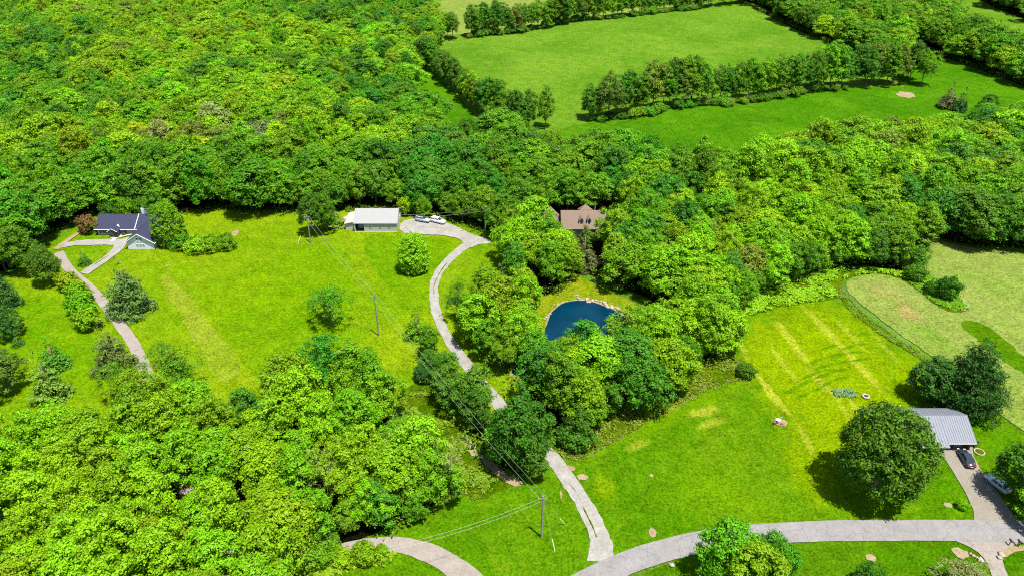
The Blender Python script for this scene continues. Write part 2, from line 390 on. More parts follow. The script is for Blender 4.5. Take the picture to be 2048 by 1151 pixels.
WOOD_R = [(1480, 5), (1600, 60), (1700, 108), (1750, 128), (1795, 128), (1795, 88), (1850, 100), (1900, 118), (1960, 140), (2048, 172), (2150, 205), (2150, 150), (2048, 131), (1990, 111), (1940, 86), (1900, 53), (1860, 20), (1820, -25), (1480, -25)]
WOOD_T = [(1935, -10), (1975, 10), (2048, 38), (2150, 70), (2150, -30), (1930, -30)]
for w_ in (WOOD_A, WOOD_B, WOOD_C, WOOD_S, WOOD_R, WOOD_T):
    sheet('woodland_floor', w_, M['wood_floor'], .05, .5, 3.0, 10, sm=1)

BIG_FIELD = [(895, 82), (1060, 60), (1270, 30), (1480, 8), (1600, 66), (1690, 112), (1640, 185), (1480, 206), (1320, 224), (1130, 256), (1060, 225), (930, 115)]
sheet('pasture', [(1060, 270), (1180, 243), (1320, 222), (1480, 207), (1640, 182), (1790, 165), (1900, 205), (1940, 260), (1900, 330), (1600, 330), (1300, 330), (1080, 310)], M['pasture_low'], .08, 1.0, 3)
sheet('pasture', [(1790, 85), (1850, 100), (1960, 140), (2048, 175), (2150, 210), (2150, 330), (2000, 300), (1900, 250), (1790, 165)], M['pasture_low'], .11, .5, 3)
sheet('pasture', [(862, 140), (895, 172), (950, 225), (960, 280), (900, 280), (820, 200), (820, 158)], M['pasture_low'], .08, .5, 2)
sheet('hay_field', [(850, -20), (1500, -20), (1330, 20), (1130, 45), (900, 75), (880, 60)], M['hay'], .08, .3, 3)

# lawns
sheet('lawn', [(40, 560), (60, 500), (130, 470), (170, 440), (200, 424), (330, 420), (440, 418), (600, 425), (690, 420), (820, 425), (905, 441), (1000, 474), (1012, 520), (1000, 600), (960, 660),
               (1010, 720), (1060, 790), (980, 860), (870, 860), (820, 820), (700, 760), (560, 780), (300, 850), (-50, 900), (-200, 900), (-200, 600)], M['lawn_w'], .08, .3, 2)
sheet('fresh_cut_lawn', [(372, 580), (500, 545), (605, 500), (690, 490), (720, 560), (690, 640), (650, 700), (560, 760), (500, 745), (470, 700)], M['lawn_dark'], .11, .35, 1.2, sm=1)
sheet('dry_lawn_strip', [(330, 545), (372, 582), (420, 645), (495, 738), (440, 775), (395, 690), (345, 610), (318, 560)], M['lawn_strip'], .14, .3, 1.0, sm=1)
sheet('fresh_cut_lawn', [(-200, 640), (30, 590), (120, 590), (170, 660), (240, 740), (200, 790), (-200, 830)], M['lawn_dark'], .11, .3, 1.5)
sheet('fresh_cut_lawn', [(712, 470), (800, 470), (900, 482), (918, 492), (880, 535), (860, 600), (830, 620), (760, 560)], M['lawn_dark'], .11, .4, 1.2)
sheet('lawn', [(1095, 915), (1160, 925), (1300, 840), (1400, 775), (1500, 752), (1470, 700), (1462, 640), (1500, 622), (1690, 592), (1760, 650), (1850, 712), (1900, 780), (1990, 830), (2048, 868), (2150, 930), (2150, 1060), (1700, 1050),
               (1500, 1060), (1300, 1100), (1210, 1120), (1100, 1250), (950, 1250), (700, 1180), (640, 1120), (760, 1060), (900, 1010), (960, 960), (1040, 950)], M['lawn_e'], .08, .15, 1.2)
sheet('roadside_verge', [(1560, 1070), (1905, 1070), (1990, 1090), (2000, 1200), (1300, 1250), (1250, 1160), (1400, 1100)], M['verge'], .08, .1, 1.2, sm=1)
sheet('roadside_verge', [(2005, 1150), (1998, 1105), (2030, 1095), (2200, 1095), (2200, 1250), (2030, 1250)], M['verge'], .08, .1, 1.2, sm=1)
sheet('meadow', [(1148, 922), (1185, 905), (1300, 840), (1400, 782), (1505, 752), (1480, 712), (1430, 715), (1350, 745), (1300, 810), (1240, 800), (1180, 860), (1110, 880), (1110, 905)], M['rough'], .12, .35, 1.0, sm=1)
sheet('meadow', [(790, 790), (850, 745), (905, 830), (955, 890), (1000, 945), (1045, 965), (960, 1000), (925, 985), (905, 930), (860, 880), (820, 840)], M['rough'], .12, .6, 1.0)
sheet('meadow', [(1455, 660), (1500, 628), (1600, 605), (1690, 595), (1680, 570), (1700, 548), (1800, 545), (1850, 560), (1910, 600), (1945, 628), (1890, 632), (1850, 612), (1780, 560), (1700, 540), (1600, 540), (1480, 590)], M['rough'], .12, .3, 1.0)
sheet('hay_field', [(1862, 470), (1900, 488), (1960, 499), (2048, 505), (2200, 510), (2200, 950), (2048, 866), (1990, 820), (1900, 745), (1850, 702), (1790, 662), (1725, 612), (1692, 580), (1692, 558), (1740, 547), (1790, 553), (1850, 590), (1900, 622), (1925, 625),
                    (1900, 590), (1865, 565), (1848, 540), (1850, 500)], M['hay'], .15, .2, 1.0, sm=1)
sheet('meadow', [(1848, 545), (1880, 560), (1905, 580), (1932, 610), (1938, 626), (1895, 625), (1868, 608), (1835, 580), (1820, 560)], M['rough'], .19, .3, .8)
sheet('grass_strip', [(1908, 643), (1950, 640), (1990, 665), (2048, 712), (2200, 830), (2200, 870), (2048, 750), (1985, 706), (1945, 672)], M['verge'], .19, .4, .8)
sheet('field_edge', [(1672, 585), (1684, 578), (1720, 625), (1790, 675), (1852, 712), (1846, 720), (1780, 682), (1710, 632)], M['rough'], .19, .3, .8, sm=1)
# stone: bare patches
def patch(px, py, rx, ry, mat, z=.2, name='bare_patch', seed=0):
    r = random.Random(seed+int(px)); c = P(px, py)[:2]; n = 18
    poly = np.array([c+np.array([math.cos(2*math.pi*i/n)*rx, math.sin(2*math.pi*i/n)*ry])*r.uniform(.72, 1.15) for i in range(n)])
    return sheet(name, poly, mat, z, .08, .3, 3, True, 1)
for px, py, rx, ry in [(1811, 191, 4.0, 4.6), (1920, 1107, 1.35, 1.2), (1741, 1115, .85, .85), (1140, 938, .9, .8), (1165, 955, 1.1, .8), (1305, 1065, .8, 1.0), (1302, 951, .4, .4),
                       (470, 468, 1.2, 2.0), (1910, 605, 3.2, 3.6), (1895, 1010, .7, .7), (1453, 205, 2.5, 2.5), (880, 945, .8, 1), (1122, 990, .2, 1.0), (1560, 845, 1.4, 1.2), (335, 532, .5, .6)]:
    patch(px, py, rx, ry, M['soil'])
sheet('bare_patch', [(2000, 1103), (2012, 1094), (2060, 1090), (2200, 1090), (2200, 1098), (2050, 1100), (2020, 1108), (2008, 1118)], M['clay'], .2, .1, .5)
sheet('bare_patch', [(925, 860), (960, 900), (1010, 950), (1050, 965), (1020, 975), (965, 930), (930, 890)], M['soil'], .16, .5, .6)

# pond and its bank
POND = [(1094, 640), (1112, 614), (1140, 601), (1180, 602), (1214, 615), (1245, 630), (1264, 652), (1235, 690), (1170, 702), (1115, 735), (1065, 762), (1030, 752), (1020, 742), (1035, 732), (1070, 708), (1088, 675)]
bank = smooth(PP(POND), 2); cc_ = bank.mean(0)
big = cc_+(bank-cc_)*1.05
sheet('pond_bank', [(1048, 628), (1062, 596), (1110, 585), (1130, 548), (1155, 548), (1220, 588), (1265, 600), (1290, 650), (1285, 700), (1200, 720), (1100, 760), (1030, 775), (1005, 745), (1060, 700), (1078, 655)], M['lawn_yel'], .12, .3, 1)
sheet('pond_shore', big, M['clay'], .16, .5, 1, world=True, sm=0)
g = NG('pond_water'); co = g.coord()
g.l(g.ramp(g.noise(co, .07, 3), [(.35, (.0, .009, .022)), (.65, (.0, .019, .036))]), g.b.inputs['Base Color'])
g.b.inputs['Roughness'].default_value = .08; g.b.inputs['Specular IOR Level'].default_value = .3; g.b.inputs['IOR'].default_value = 1.33
g.bump(g.noise(co, 2.5, 3, .6), .3, .08); M['water'] = g.m
sheet('pond_water', bank, M['water'], .22, .15, .8, world=True, sm=0)

# roads and drives
sheet('road', [(2300, 1046), (2048, 1042), (1900, 1040), (1700, 1040), (1560, 1045), (1450, 1053), (1350, 1071), (1260, 1097), (1195, 1125), (1140, 1152), (1060, 1200), (1020, 1240),
               (1160, 1240), (1200, 1185), (1255, 1150), (1310, 1130), (1390, 1109), (1480, 1094), (1570, 1086), (1700, 1082), (1900, 1082), (2048, 1086), (2300, 1088)], M['asphalt'], .24, .05, .8, sm=2)
sheet('side_road', [(1895, 1076), (1935, 1092), (1962, 1110), (1978, 1135), (1985, 1160), (1995, 1220), (2050, 1220), (2022, 1165), (2008, 1135), (2002, 1112), (2008, 1098), (2045, 1084), (2045, 1076)], M['asphalt2'], .215, .05, .6, sm=1)
HOUSE_DRIVE, hd_line = ribbon('paved_drive', [(118, 505), (140, 545), (180, 573), (212, 612), (245, 655), (278, 705), (300, 765), (318, 850), (370, 980), (428, 1095), (530, 1138), (640, 1110), (705, 1094), (770, 1086), (840, 1097), (905, 1128), (965, 1180), (1010, 1260)],
                              [2.4, 2.4, 2.4, 2.4, 2.4, 2.6, 2.6, 2.6, 2.6, 2.6, 2.6, 2.4, 2.6, 2.9, 3.4, 3.8, 4, 4], M['asphalt2'], .22, .10)
GD, gd_line = ribbon('gravel_drive', [(1202, 1125), (1203, 1088), (1186, 1040), (1155, 985), (1122, 938), (1092, 903), (1050, 862), (1002, 815), (968, 775), (935, 730), (900, 687), (880, 645), (867, 605), (867, 570), (880, 540), (905, 512), (935, 490), (958, 482)],
                     [4.6, 3.4, 3.3, 2.9, 2.9, 2.9, 2.9, 2.9, 2.9, 2.7, 2.5, 2.3, 2.3, 2.3, 2.4, 2.6, 3.2, 4], M['gravel'], .22, .16)
sheet('gravel_yard', [(798, 466), (802, 444), (830, 438), (860, 440), (905, 450), (925, 461), (945, 470), (982, 481), (980, 489), (958, 489), (938, 499), (926, 487), (918, 478), (880, 471), (840, 470)], M['gravel'], .25, .12, .7, sm=1)
sheet('gravel_yard', [(676, 452), (690, 430), (712, 424), (712, 445), (700, 462)], M['soil'], .18, .2, .7, sm=1)
# circular drive at the ranch house
ribbon('gravel_drive', [(118, 494), (150, 487), (200, 485), (240, 486), (262, 480)], [3.0, 3.2, 3.4, 3.2, 4], M['gravel'], .25, .15)
ribbon('gravel_drive', [(243, 484), (238, 500), (205, 524), (168, 548)], [3.8, 2.8, 2.6, 2.8], M['gravel'], .28, .12)
ribbon('gravel_drive', [(112, 500), (135, 482), (165, 462)], [1.8, 1.6, 1.4], M['soil'], .31, .1)
# grass crowns between the wheel tracks
ribbon('grass_crown', [(1192, 1075), (1178, 1040), (1165, 1012)], [.15, .35, .1], M['rough'], .26, .12)
ribbon('grass_crown', [(1160, 1000), (1148, 980), (1138, 968)], [.05, .25, .05], M['rough'], .26, .1)
ribbon('grass_crown', [(868, 590), (868, 570), (878, 548), (895, 525)], [.1, .28, .28, .1], M['rough'], .26, .08)
ribbon('grass_crown', [(232, 503), (205, 520), (185, 534)], [.1, .35, .1], M['rough'], .31, .08)
DRIVE = [(1873, 894), (1944, 894), (1946, 912), (1960, 938), (1990, 980), (2035, 1043), (1948, 1043), (1946, 1020), (1930, 985), (1903, 940)]
conc = sheet('concrete_drive', DRIVE, M['concrete'], .22, .0, .6, sm=0)
def stripe_line(name, a, b, w, mat, z):
    A, B = P(*a)[:2], P(*b)[:2]; return sheet(name, ribbon_poly(np.array([A, B]), [w, w]), mat, z, 0, 2, 5, True, 0)
for a, b in [((1908, 902), (1993, 1042)), ((1914, 960), (1958, 956)), ((1945, 1018), (2012, 1014)), ((1891, 920), (1945, 916)), ((1932, 985), (1986, 981))]:
    stripe_line('expansion_joint', a, b, .09, M['joint'], .24)

# ------------------------------------------------------------------ trees
def crown(name, seed, lobes, n_leaf, leaf, mat, inner=.2, droop=0.0, up=.35, per=9, twig=.34):
    """lobes: array x,y,z,r,flat. Each lobe carries twigs on its outer side and each twig a small spray of bent leaves."""
    r = np.random.default_rng(seed); L = np.asarray(lobes, float)
    ctr = np.average(L[:, :3], axis=0, weights=L[:, 3]**2); ctr[2] -= 1.0
    n_leaf = int(n_leaf*1.25); leaf *= .88; n_t = n_leaf//per
    w = L[:, 3]**2; idx = r.choice(len(L), n_t, p=w/w.sum())
    d = r.normal(size=(n_t, 3)); d /= np.linalg.norm(d, axis=1)[:, None]
    out = L[idx, :3]-ctr; out /= np.linalg.norm(out, axis=1)[:, None]+1e-6
    dot = (d*out).sum(1); flip = dot < -.15
    d[flip] -= 2*dot[flip, None]*out[flip]
    low = d[:, 2] < -.35; d[low, 2] *= -.6
    d /= np.linalg.norm(d, axis=1)[:, None]
    rad = r.uniform(.74, 1.14, n_t); inn = r.random(n_t) < inner; rad[inn] = r.uniform(.25, .7, inn.sum())
    off = d*rad[:, None]*L[idx, 3:4]; off[:, 2] *= L[idx, 4]
    off[:, 2] -= droop*np.linalg.norm(off[:, :2], axis=1)
    tp = L[idx, :3]+off
    tp = np.repeat(tp, per, 0); d = np.repeat(d, per, 0); inn = np.repeat(inn, per); n = len(tp)
    e = r.normal(size=(n, 3))*twig*np.repeat(r.uniform(.6, 1.3, n_t), per)[:, None]; e[:, 2] *= .55
    pos = tp+e
    nm = d*.55+e/twig*.35+np.array([0, 0, up])+r.normal(size=(n, 3))*.38; nm /= np.linalg.norm(nm, axis=1)[:, None]
    a = r.normal(size=(n, 3)); t = np.cross(nm, a); t /= np.linalg.norm(t, axis=1)[:, None]; b = np.cross(nm, t)
    s = leaf*r.uniform(.55, 1.3, n); s[inn] *= 1.5
    l = s[:, None]*.62; wd = s[:, None]*.40
    v0 = pos-t*l; v1 = pos+b*wd-t*l*.1+nm*s[:, None]*.12; v2 = pos+t*l; v3 = pos-b*wd-t*l*.1+nm*s[:, None]*.12
    V = np.stack([v0, v1, v2, v3], 1).reshape(-1, 3); F = np.arange(n*4).reshape(-1, 4)
    return mesh_np(name, V, F, mat)
def lobes_round(seed, R, z0, z1, n, lr=(.20, .34), top=1.0, lump=.18):
    r = random.Random(seed); out = []; zc = z0+(z1-z0)*.45
    ph = [r.uniform(0, 6.28) for _ in range(4)]
    for i in range(n):
        u = 1-(i+.5)/n*1.55; th = i*2.39996+r.uniform(-.35, .35)
        u = max(-1, min(1, u)); q = math.sqrt(1-u*u)
        lumpf = 1+lump*math.sin(2*th+ph[0])+lump*.7*math.sin(3*th+ph[1]+u*3)+r.uniform(-.12, .08)
        rr = R*r.uniform(*lr); k = (R-rr*.75)*lumpf
        hz = (z1-zc-rr*.6)*top if u > 0 else (zc-z0-rr*.3)
        out.append((math.cos(th)*q*k, math.sin(th)*q*k, zc+u*hz*(1+.12*math.sin(th*2+ph[2])), rr, r.uniform(.7, .95)))
    for i in range(max(3, n//9)):
        out.append((r.uniform(-.35, .35)*R, r.uniform(-.35, .35)*R, zc+r.uniform(-.2, .4)*(z1-zc), R*.4, .8))
    return out
def lobes_cone(seed, R, z0, z1, tiers, per, flat=.45, lr=.3, power=1.0):
    r = random.Random(seed); out = []
    for k in range(tiers):
        f = k/(tiers-1); z = z0+(z1-z0)*f; rad = R*(1-f**1.25)**power*r.uniform(.82, 1.1)+.15
        m = max(1, int(per*(1-f*.75)))
        for i in range(m):
            a = 2*math.pi*i/m+r.uniform(-.4, .4)+k
            q = rad*r.uniform(.65, .95); rr = max(.35, rad*lr*r.uniform(.8, 1.2))
            out.append((math.cos(a)*q, math.sin(a)*q, z-q*.08+r.uniform(-.25, .25), rr, flat))
            if q > 1.6: out.append((math.cos(a)*q*.5, math.sin(a)*q*.5, z+.05*q, rr*1.15, flat))
    out.append((0, 0, z1-.2, .4, 1.4)); return out
def trunk_mesh(name, seed, h, r0, limbs, reach, z0):
    r = random.Random(seed); mb = MB()
    pts = [(0, 0, -.3), (0.02, 0, .4), (r.uniform(-.2, .2), r.uniform(-.2, .2), h*.45), (r.uniform(-.4, .4), r.uniform(-.4, .4), h*.8)]
    mb.tube(pts, [r0*1.45, r0, r0*.7, r0*.22], 8)
    for i in range(limbs):
        a = 2*math.pi*i/limbs+r.uniform(-.4, .4); zb = z0+(h*.6-z0)*r.random(); q = reach*r.uniform(.6, .95)
        mb.tube([(0, 0, zb), (math.cos(a)*q*.45, math.sin(a)*q*.45, zb+q*.35), (math.cos(a)*q, math.sin(a)*q, zb+q*.65)], [r0*.42, r0*.26, r0*.08], 6)
    return mb.build(name, M['bark'], None, True)
PROTO = {}
def proto(key, lobes, n_leaf, leaf, h, R, z0, mat='leaf', r0=.22, limbs=5, **kw):
    cm = crown(key+'_crown', len(PROTO)+11, lobes, n_leaf, leaf, M[mat], **kw)
    tk = trunk_mesh('trunk', len(PROTO)+3, h, r0, limbs, R*.8, max(z0, h*.2)); tm = tk.data
    bpy.data.objects.remove(tk)
    PROTO[key] = (cm, tm)
proto('oak_a', lobes_round(1, 5.2, 2.0, 15.5, 70, lr=(.14, .30)), 9500, .42, 14, 5.2, 3)
proto('oak_b', lobes_round(2, 4.6, 1.5, 17.0, 66, top=1.05, lump=.28, lr=(.15, .32)), 9000, .42, 15, 4.6, 3)
proto('oak_c', lobes_round(3, 6.0, 2.0, 14.5, 84, lump=.28, lr=(.12, .28)), 10500, .43, 13, 6, 3)
proto('oak_d', lobes_round(4, 4.2, 1.2, 16.0, 56, lr=(.16, .36), lump=.34), 7800, .42, 14, 4.2, 2.5)
proto('ash_a', lobes_round(5, 4.9, 2.0, 15.5, 110, lr=(.09, .20), lump=.34), 9500, .36, 14, 4.9, 2.5, inner=.15)
proto('ash_b', lobes_round(6, 4.2, 1.4, 14.5, 90, lr=(.10, .22), lump=.38), 8000, .36, 13, 4.2, 2.5, inner=.15)
proto('maple_a', lobes_round(7, 5.0, 1.0, 13.5, 64, lr=(.18, .32), lump=.14), 9500, .40, 12.5, 5, 2)
proto('airy', lobes_round(8, 4.2, 1.5, 11.5, 70, lr=(.08, .18), lump=.4), 3600, .30, 11.5, 4.2, 3, inner=.05, limbs=10, twig=.4)
proto('bush', lobes_round(9, 2.2, .2, 3.2, 26, lr=(.2, .36), lump=.25), 2400, .30, 2.8, 2.2, .6, r0=.07, twig=.22)
proto('shrub_long', lobes_round(10, 2.6, .2, 2.6, 30, lr=(.2, .36), lump=.35), 2600, .30, 2.2, 2.6, .6, r0=.06, twig=.22)
proto('pine', lobes_cone(11, 5.4, .8, 14.5, 15, 12, .42, .26), 11000, .36, 14, 5, 1.5, 'needle', limbs=8, up=.5, twig=.3)
proto('pine_open', lobes_cone(12, 4.3, 1.2, 12.5, 9, 8, .28, .30), 5800, .34, 12, 4.3, 1.5, 'needle', limbs=10, up=.6, twig=.25)
proto('cedar', lobes_cone(13, 2.5, .5, 8.5, 12, 7, .9, .38), 5200, .26, 8.4, 2, 1, 'needle', limbs=4, twig=.2)
def lobes_egg(seed, R, z0, z1, n):
    r = random.Random(seed); out = []
    for i in range(n):
        f = (i+.5)/n; f = f**1.25; th = i*2.39996+r.uniform(-.2, .2)
        q = R*(math.sqrt(max(0, 1-((f-.28)/.74)**2)) if f > .28 else .86+.14*f/.28)*r.uniform(.84, .93)
        out.append((math.cos(th)*q, math.sin(th)*q, z0+.7+(z1-z0-1.3)*f, R*.17*r.uniform(.8, 1.2), .95))
    for k in range(8): out.append((0, 0, z0+1+(z1-z0-3)*k/7, R*.5*(1-.5*k/7), 1))
    return out
proto('egg', lobes_egg(14, 4.3, .3, 12.0, 120), 9500, .36, 11, 4, 1, twig=.24)
proto('grand', lobes_round(15, 8.3, .8, 19.5, 210, lr=(.08, .17), lump=.06, top=.95), 27000, .44, 16, 8.3, 3, r0=.5, limbs=8, twig=.42)
proto('grand_wide', lobes_cone(16, 8.6, 1.5, 18.0, 15, 22, .8, .24, .62), 22000, .40, 15, 7, 3, r0=.45, limbs=8, twig=.36)
proto('round', lobes_round(17, 3.9, .1, 6.4, 90, lr=(.12, .2), lump=.03), 8000, .26, 6, 3.9, .8, r0=.15, twig=.18)
proto('dead', lobes_round(18, 3.6, 4, 13, 34, lr=(.12, .22), lump=.35), 900, .26, 13, 3.6, 3, inner=.1, limbs=16)

TONE = {'lime': (.120, .248, .0010), 'mid': (.068, .180, .0020), 'deep': (.043, .128, .0045), 'emerald': (.038, .140, .0060), 'olive': (.095, .150, .012), 'gold': (.165, .245, .002),
        'pale': (.145, .195, .050), 'brown': (.105, .100, .035), 'dark': (.024, .076, .007), 'pine': (.058, .104, .016), 'cedar': (.060, .078, .020), 'copper': (.105, .072, .022), 'sage': (.11, .155, .04)}
TONE_WORD = {'lime': 'bright lime green', 'mid': 'mid green', 'deep': 'deep green', 'emerald': 'cool emerald green', 'olive': 'olive green', 'gold': 'yellow green', 'pale': 'pale greyish green', 'dark': 'very dark green', 'brown': 'brownish green'}
def tree(name, key, xy, tone, label, cat='tree', group=None, s=1.0, sz=None, rz=None, rnd=None, jitter=.12, trunk=True):
    rnd = rnd or rngj
    z = float(hgt(xy[0], xy[1]))
    t = thing(name, label, cat, (xy[0], xy[1], z), rnd.uniform(0, 6.28) if rz is None else rz, group, (s, s, sz or s))
    cm, tm = PROTO[key]
    c = link(bpy.data.objects.new('crown', cm), t)
    col = TONE[tone]; j = rnd.uniform(1-jitter, 1+jitter)
    c.color = (col[0]*j*rnd.uniform(1-jitter, 1+jitter), col[1]*j, col[2]*j, 1)
    if trunk: link(bpy.data.objects.new('trunk', tm), t)
    return t

def scatter(poly, sp, seed, excl=(), lines=()):
    poly = PP(poly); r = np.random.default_rng(seed)
    lo, hi = poly.min(0), poly.max(0); pts = []
    row = 0; y = lo[1]
    while y < hi[1]:
        x = lo[0]+(sp/2 if row % 2 else 0)
        while x < hi[0]: pts.append((x, y)); x += sp
        y += sp*.866; row += 1
    p = np.array(pts)+r.uniform(-.30, .30, (len(pts), 2))*sp
    p = p[inpoly(p, poly)]
    for e, b in excl:
        p = p[~inpoly(p, e)]
        if b: p = p[seg_dist(p, np.vstack([e, e[:1]])) > b]
    for ln, b in lines: p = p[seg_dist(p, ln) > b]
    return p
def box_xy(x0, y0, x1, y1, m=3): return np.array([(x0-m, y0-m), (x1+m, y0-m), (x1+m, y1+m), (x0-m, y1+m)])
c_ = P(1150, 476); CABIN = (c_[0]-9, c_[1]-1, c_[0]+9.5, c_[1]+9)
cab = box_xy(*CABIN, m=5.5); cab_front = box_xy(c_[0]-7, c_[1]-17, c_[0]+8, c_[1], m=0)
ex = [(bank, 1.0), (cab, 0), (cab_front, 0)]
def tone_at(x, y, table, rnd):
    f = .5+.25*math.sin(x*.03+1.7*math.sin(y*.017))+.25*math.sin(y*.041+2.1*math.sin(x*.023+1))
    f = min(.999, max(0, f*.6+rnd.random()*.4)); acc = 0
    for t, w in table:
        acc += w
        if f < acc: return t
    return table[-1][0]
forest = []   # (distance, x, y, tone, key, scale, sz, where)
rf = random.Random(77)
def plant(pts, table, keys, smin, smax, where, smod=None):
    for x, y in pts:
        s = rf.uniform(smin, smax)
        if smod: s *= smod(x, y)
        k_ = rf.choice(keys)
        forest.append([math.hypot(x, y), x, y, tone_at(x, y, table, rf), k_, s, min(s*rf.uniform(.8, 1.05), rf.uniform(.78, .98)), where])
broad = ['oak_a', 'oak_b', 'oak_c', 'oak_d', 'ash_a', 'ash_b', 'maple_a']
EDGE_A = PP([(60, 475), (110, 462), (165, 432), (205, 424), (320, 420), (375, 424), (440, 416), (520, 424), (590, 422), (690, 418), (830, 422), (905, 440), (1000, 474)])
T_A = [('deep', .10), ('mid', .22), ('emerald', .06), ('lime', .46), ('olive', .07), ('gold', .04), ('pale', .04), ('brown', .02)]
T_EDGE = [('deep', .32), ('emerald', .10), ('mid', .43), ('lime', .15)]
pA = scatter(WOOD_A, 8.6, 3, ex, [(hd_line, 3)])
eA = seg_dist(pA, EDGE_A) < 26
plant(pA[~eA], T_A, broad+['ash_a'], .85, 1.55, 'in the wide wood that fills the upper left', )
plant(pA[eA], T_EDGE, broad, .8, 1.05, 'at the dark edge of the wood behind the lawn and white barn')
plant(scatter(WOOD_B, 7.3, 4, ex, [(gd_line, 3.2)]), [('deep', .15), ('mid', .35), ('emerald', .07), ('lime', .32), ('olive', .08), ('gold', .03)], broad, .72, 1.08, 'in the central wood around the pond and the tan roofed house')
plant(scatter(WOOD_C, 6.8, 5, (), [(hd_line, .6)]), [('mid', .22), ('emerald', .03), ('lime', .64), ('olive', .08), ('gold', .03)], ['oak_a', 'oak_b', 'oak_d', 'ash_a', 'ash_b', 'ash_a'], .72, .98, 'in the wood filling the lower left corner')
plant(scatter(WOOD_S, 4.8, 6, (), [(gd_line, 3.4)]), [('mid', .5), ('deep', .4), ('lime', .1)], ['oak_d', 'oak_b', 'ash_b'], .55, .85, 'in the belt between the power line clearing and gravel drive', lambda x, y: .72 if y > P(900, 800)[1] else 1.0)
plant(scatter(WOOD_R, 8.0, 7), [('deep', .2), ('mid', .45), ('lime', .35)], broad, .85, 1.15, 'in the tree belt at the top right')
plant(scatter(WOOD_T, 8.5, 8), [('deep', .4), ('mid', .6)], broad, .9, 1.1, 'in the far wood at the top right corner')
def edge_row(line, sp, back, seed, keys, table, where, smin, smax):
    r = random.Random(seed); ln = PP(line); acc = 0; out = []
    for a, b in zip(ln[:-1], ln[1:]):
        L = np.linalg.norm(b-a); nr = np.array([-(b-a)[1], (b-a)[0]])/L
        while acc < L:
            q = a+(b-a)*acc/L+nr*(back+r.uniform(-1, 1)); acc += sp*r.uniform(.8, 1.2); out.append(q)
        acc -= L
    out = np.array(out); out = out[(seg_dist(out, gd_line) > 3) & (seg_dist(out, hd_line) > 2.5) & ~inpoly(out, bank)]
    plant(out, table, keys, smin, smax, where)
WH = {'A': 'at the dark edge of the wood behind the lawn and white barn', 'B': 'in the central wood around the pond and the tan roofed house', 'C': 'in the wood filling the lower left corner'}
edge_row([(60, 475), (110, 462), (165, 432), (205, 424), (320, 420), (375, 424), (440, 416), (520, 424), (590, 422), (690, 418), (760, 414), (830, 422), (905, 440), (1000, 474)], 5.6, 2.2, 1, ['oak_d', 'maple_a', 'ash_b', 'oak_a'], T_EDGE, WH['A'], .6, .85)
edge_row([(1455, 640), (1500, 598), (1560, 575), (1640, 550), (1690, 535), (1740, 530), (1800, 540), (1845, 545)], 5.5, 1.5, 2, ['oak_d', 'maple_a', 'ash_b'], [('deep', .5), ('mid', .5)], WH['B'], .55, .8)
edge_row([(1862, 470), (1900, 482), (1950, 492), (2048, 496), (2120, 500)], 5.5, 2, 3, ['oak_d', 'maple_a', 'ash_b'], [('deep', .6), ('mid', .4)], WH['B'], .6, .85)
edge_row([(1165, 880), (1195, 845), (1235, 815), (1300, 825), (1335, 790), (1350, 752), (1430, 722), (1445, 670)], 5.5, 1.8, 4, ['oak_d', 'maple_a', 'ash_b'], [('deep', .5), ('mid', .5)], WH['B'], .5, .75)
edge_row([(640, 1098), (690, 1085), (740, 1072), (800, 1056), (840, 1040), (868, 1010), (895, 975), (868, 940), (830, 900)], 4.6, 1.6, 5, ['oak_d', 'maple_a', 'ash_b'], [('mid', .5), ('deep', .2), ('lime', .3)], WH['C'], .45, .7)
forest.sort(key=lambda t: t[0])
# keep clear of hand placed trees is not needed: those stand outside the wood outlines
N_IND = 290
used_crowns = {}; individuals = []
SHAPE_WORD = {'oak_a': 'round tree', 'oak_b': 'tall tree', 'oak_c': 'broad tree', 'oak_d': 'narrow tree', 'ash_a': 'fine leaved tree', 'ash_b': 'small fine leaved tree', 'maple_a': 'dense tree'}
MARKS = {'in the central wood around the pond and the tan roofed house': [(n, P(*p)) for n, p in [('by the pond', (1180, 680)), ('by the tan roofed house', (1160, 480)), ('at the gravel drive bend', (940, 640)), ('beside the hay field', (1830, 520)),
   ('right in the central wood', (1600, 480)), ('behind the pond', (1250, 560)), ('at the meadow strip', (1380, 700)), ('above the lime undergrowth', (1500, 580)), ('amid the central wood', (1400, 470)),
   ('by the yard pole', (1010, 500)), ('at the central wood tip', (1100, 830)), ('at the right wood edge', (1980, 480)), ('near the lower pasture', (1500, 350)), ('right of the tan house', (1290, 440))]],
 'in the wood filling the lower left corner': [(n, P(*p)) for n, p in [('at the left frame edge', (40, 950)), ('at the top of the lower wood', (650, 780)), ('above the lower drive', (700, 1050)), ('at the line clearing', (880, 960)), ('at the paved drive', (310, 870)),
   ('amid the lower wood', (480, 950)), ('at the bottom frame edge', (300, 1150)), ('at the bottom left corner', (50, 1150)), ('below the left lawn', (500, 830)), ('at the left lawn', (130, 860)), ('inside the lower wood', (250, 1000))]],
 'in the belt between the power line clearing and gravel drive': [('beside the gravel drive', (0, 0))], 'in the wide wood that fills the upper left': [('in the upper left wood', (0, 0))],
 'at the dark edge of the wood behind the lawn and white barn': [(n, P(*p)) for n, p in [('behind the blue roof', (230, 420)), ('behind the white barn', (760, 410)), ('at the back of the lawn', (480, 410)), ('behind the parked cars', (900, 430)), ('at the left frame edge', (20, 500))]],
 'in the tree belt at the top right': [('in the top right belt', (0, 0))], 'in the far wood at the top right corner': [('at the top right corner', (0, 0))]}
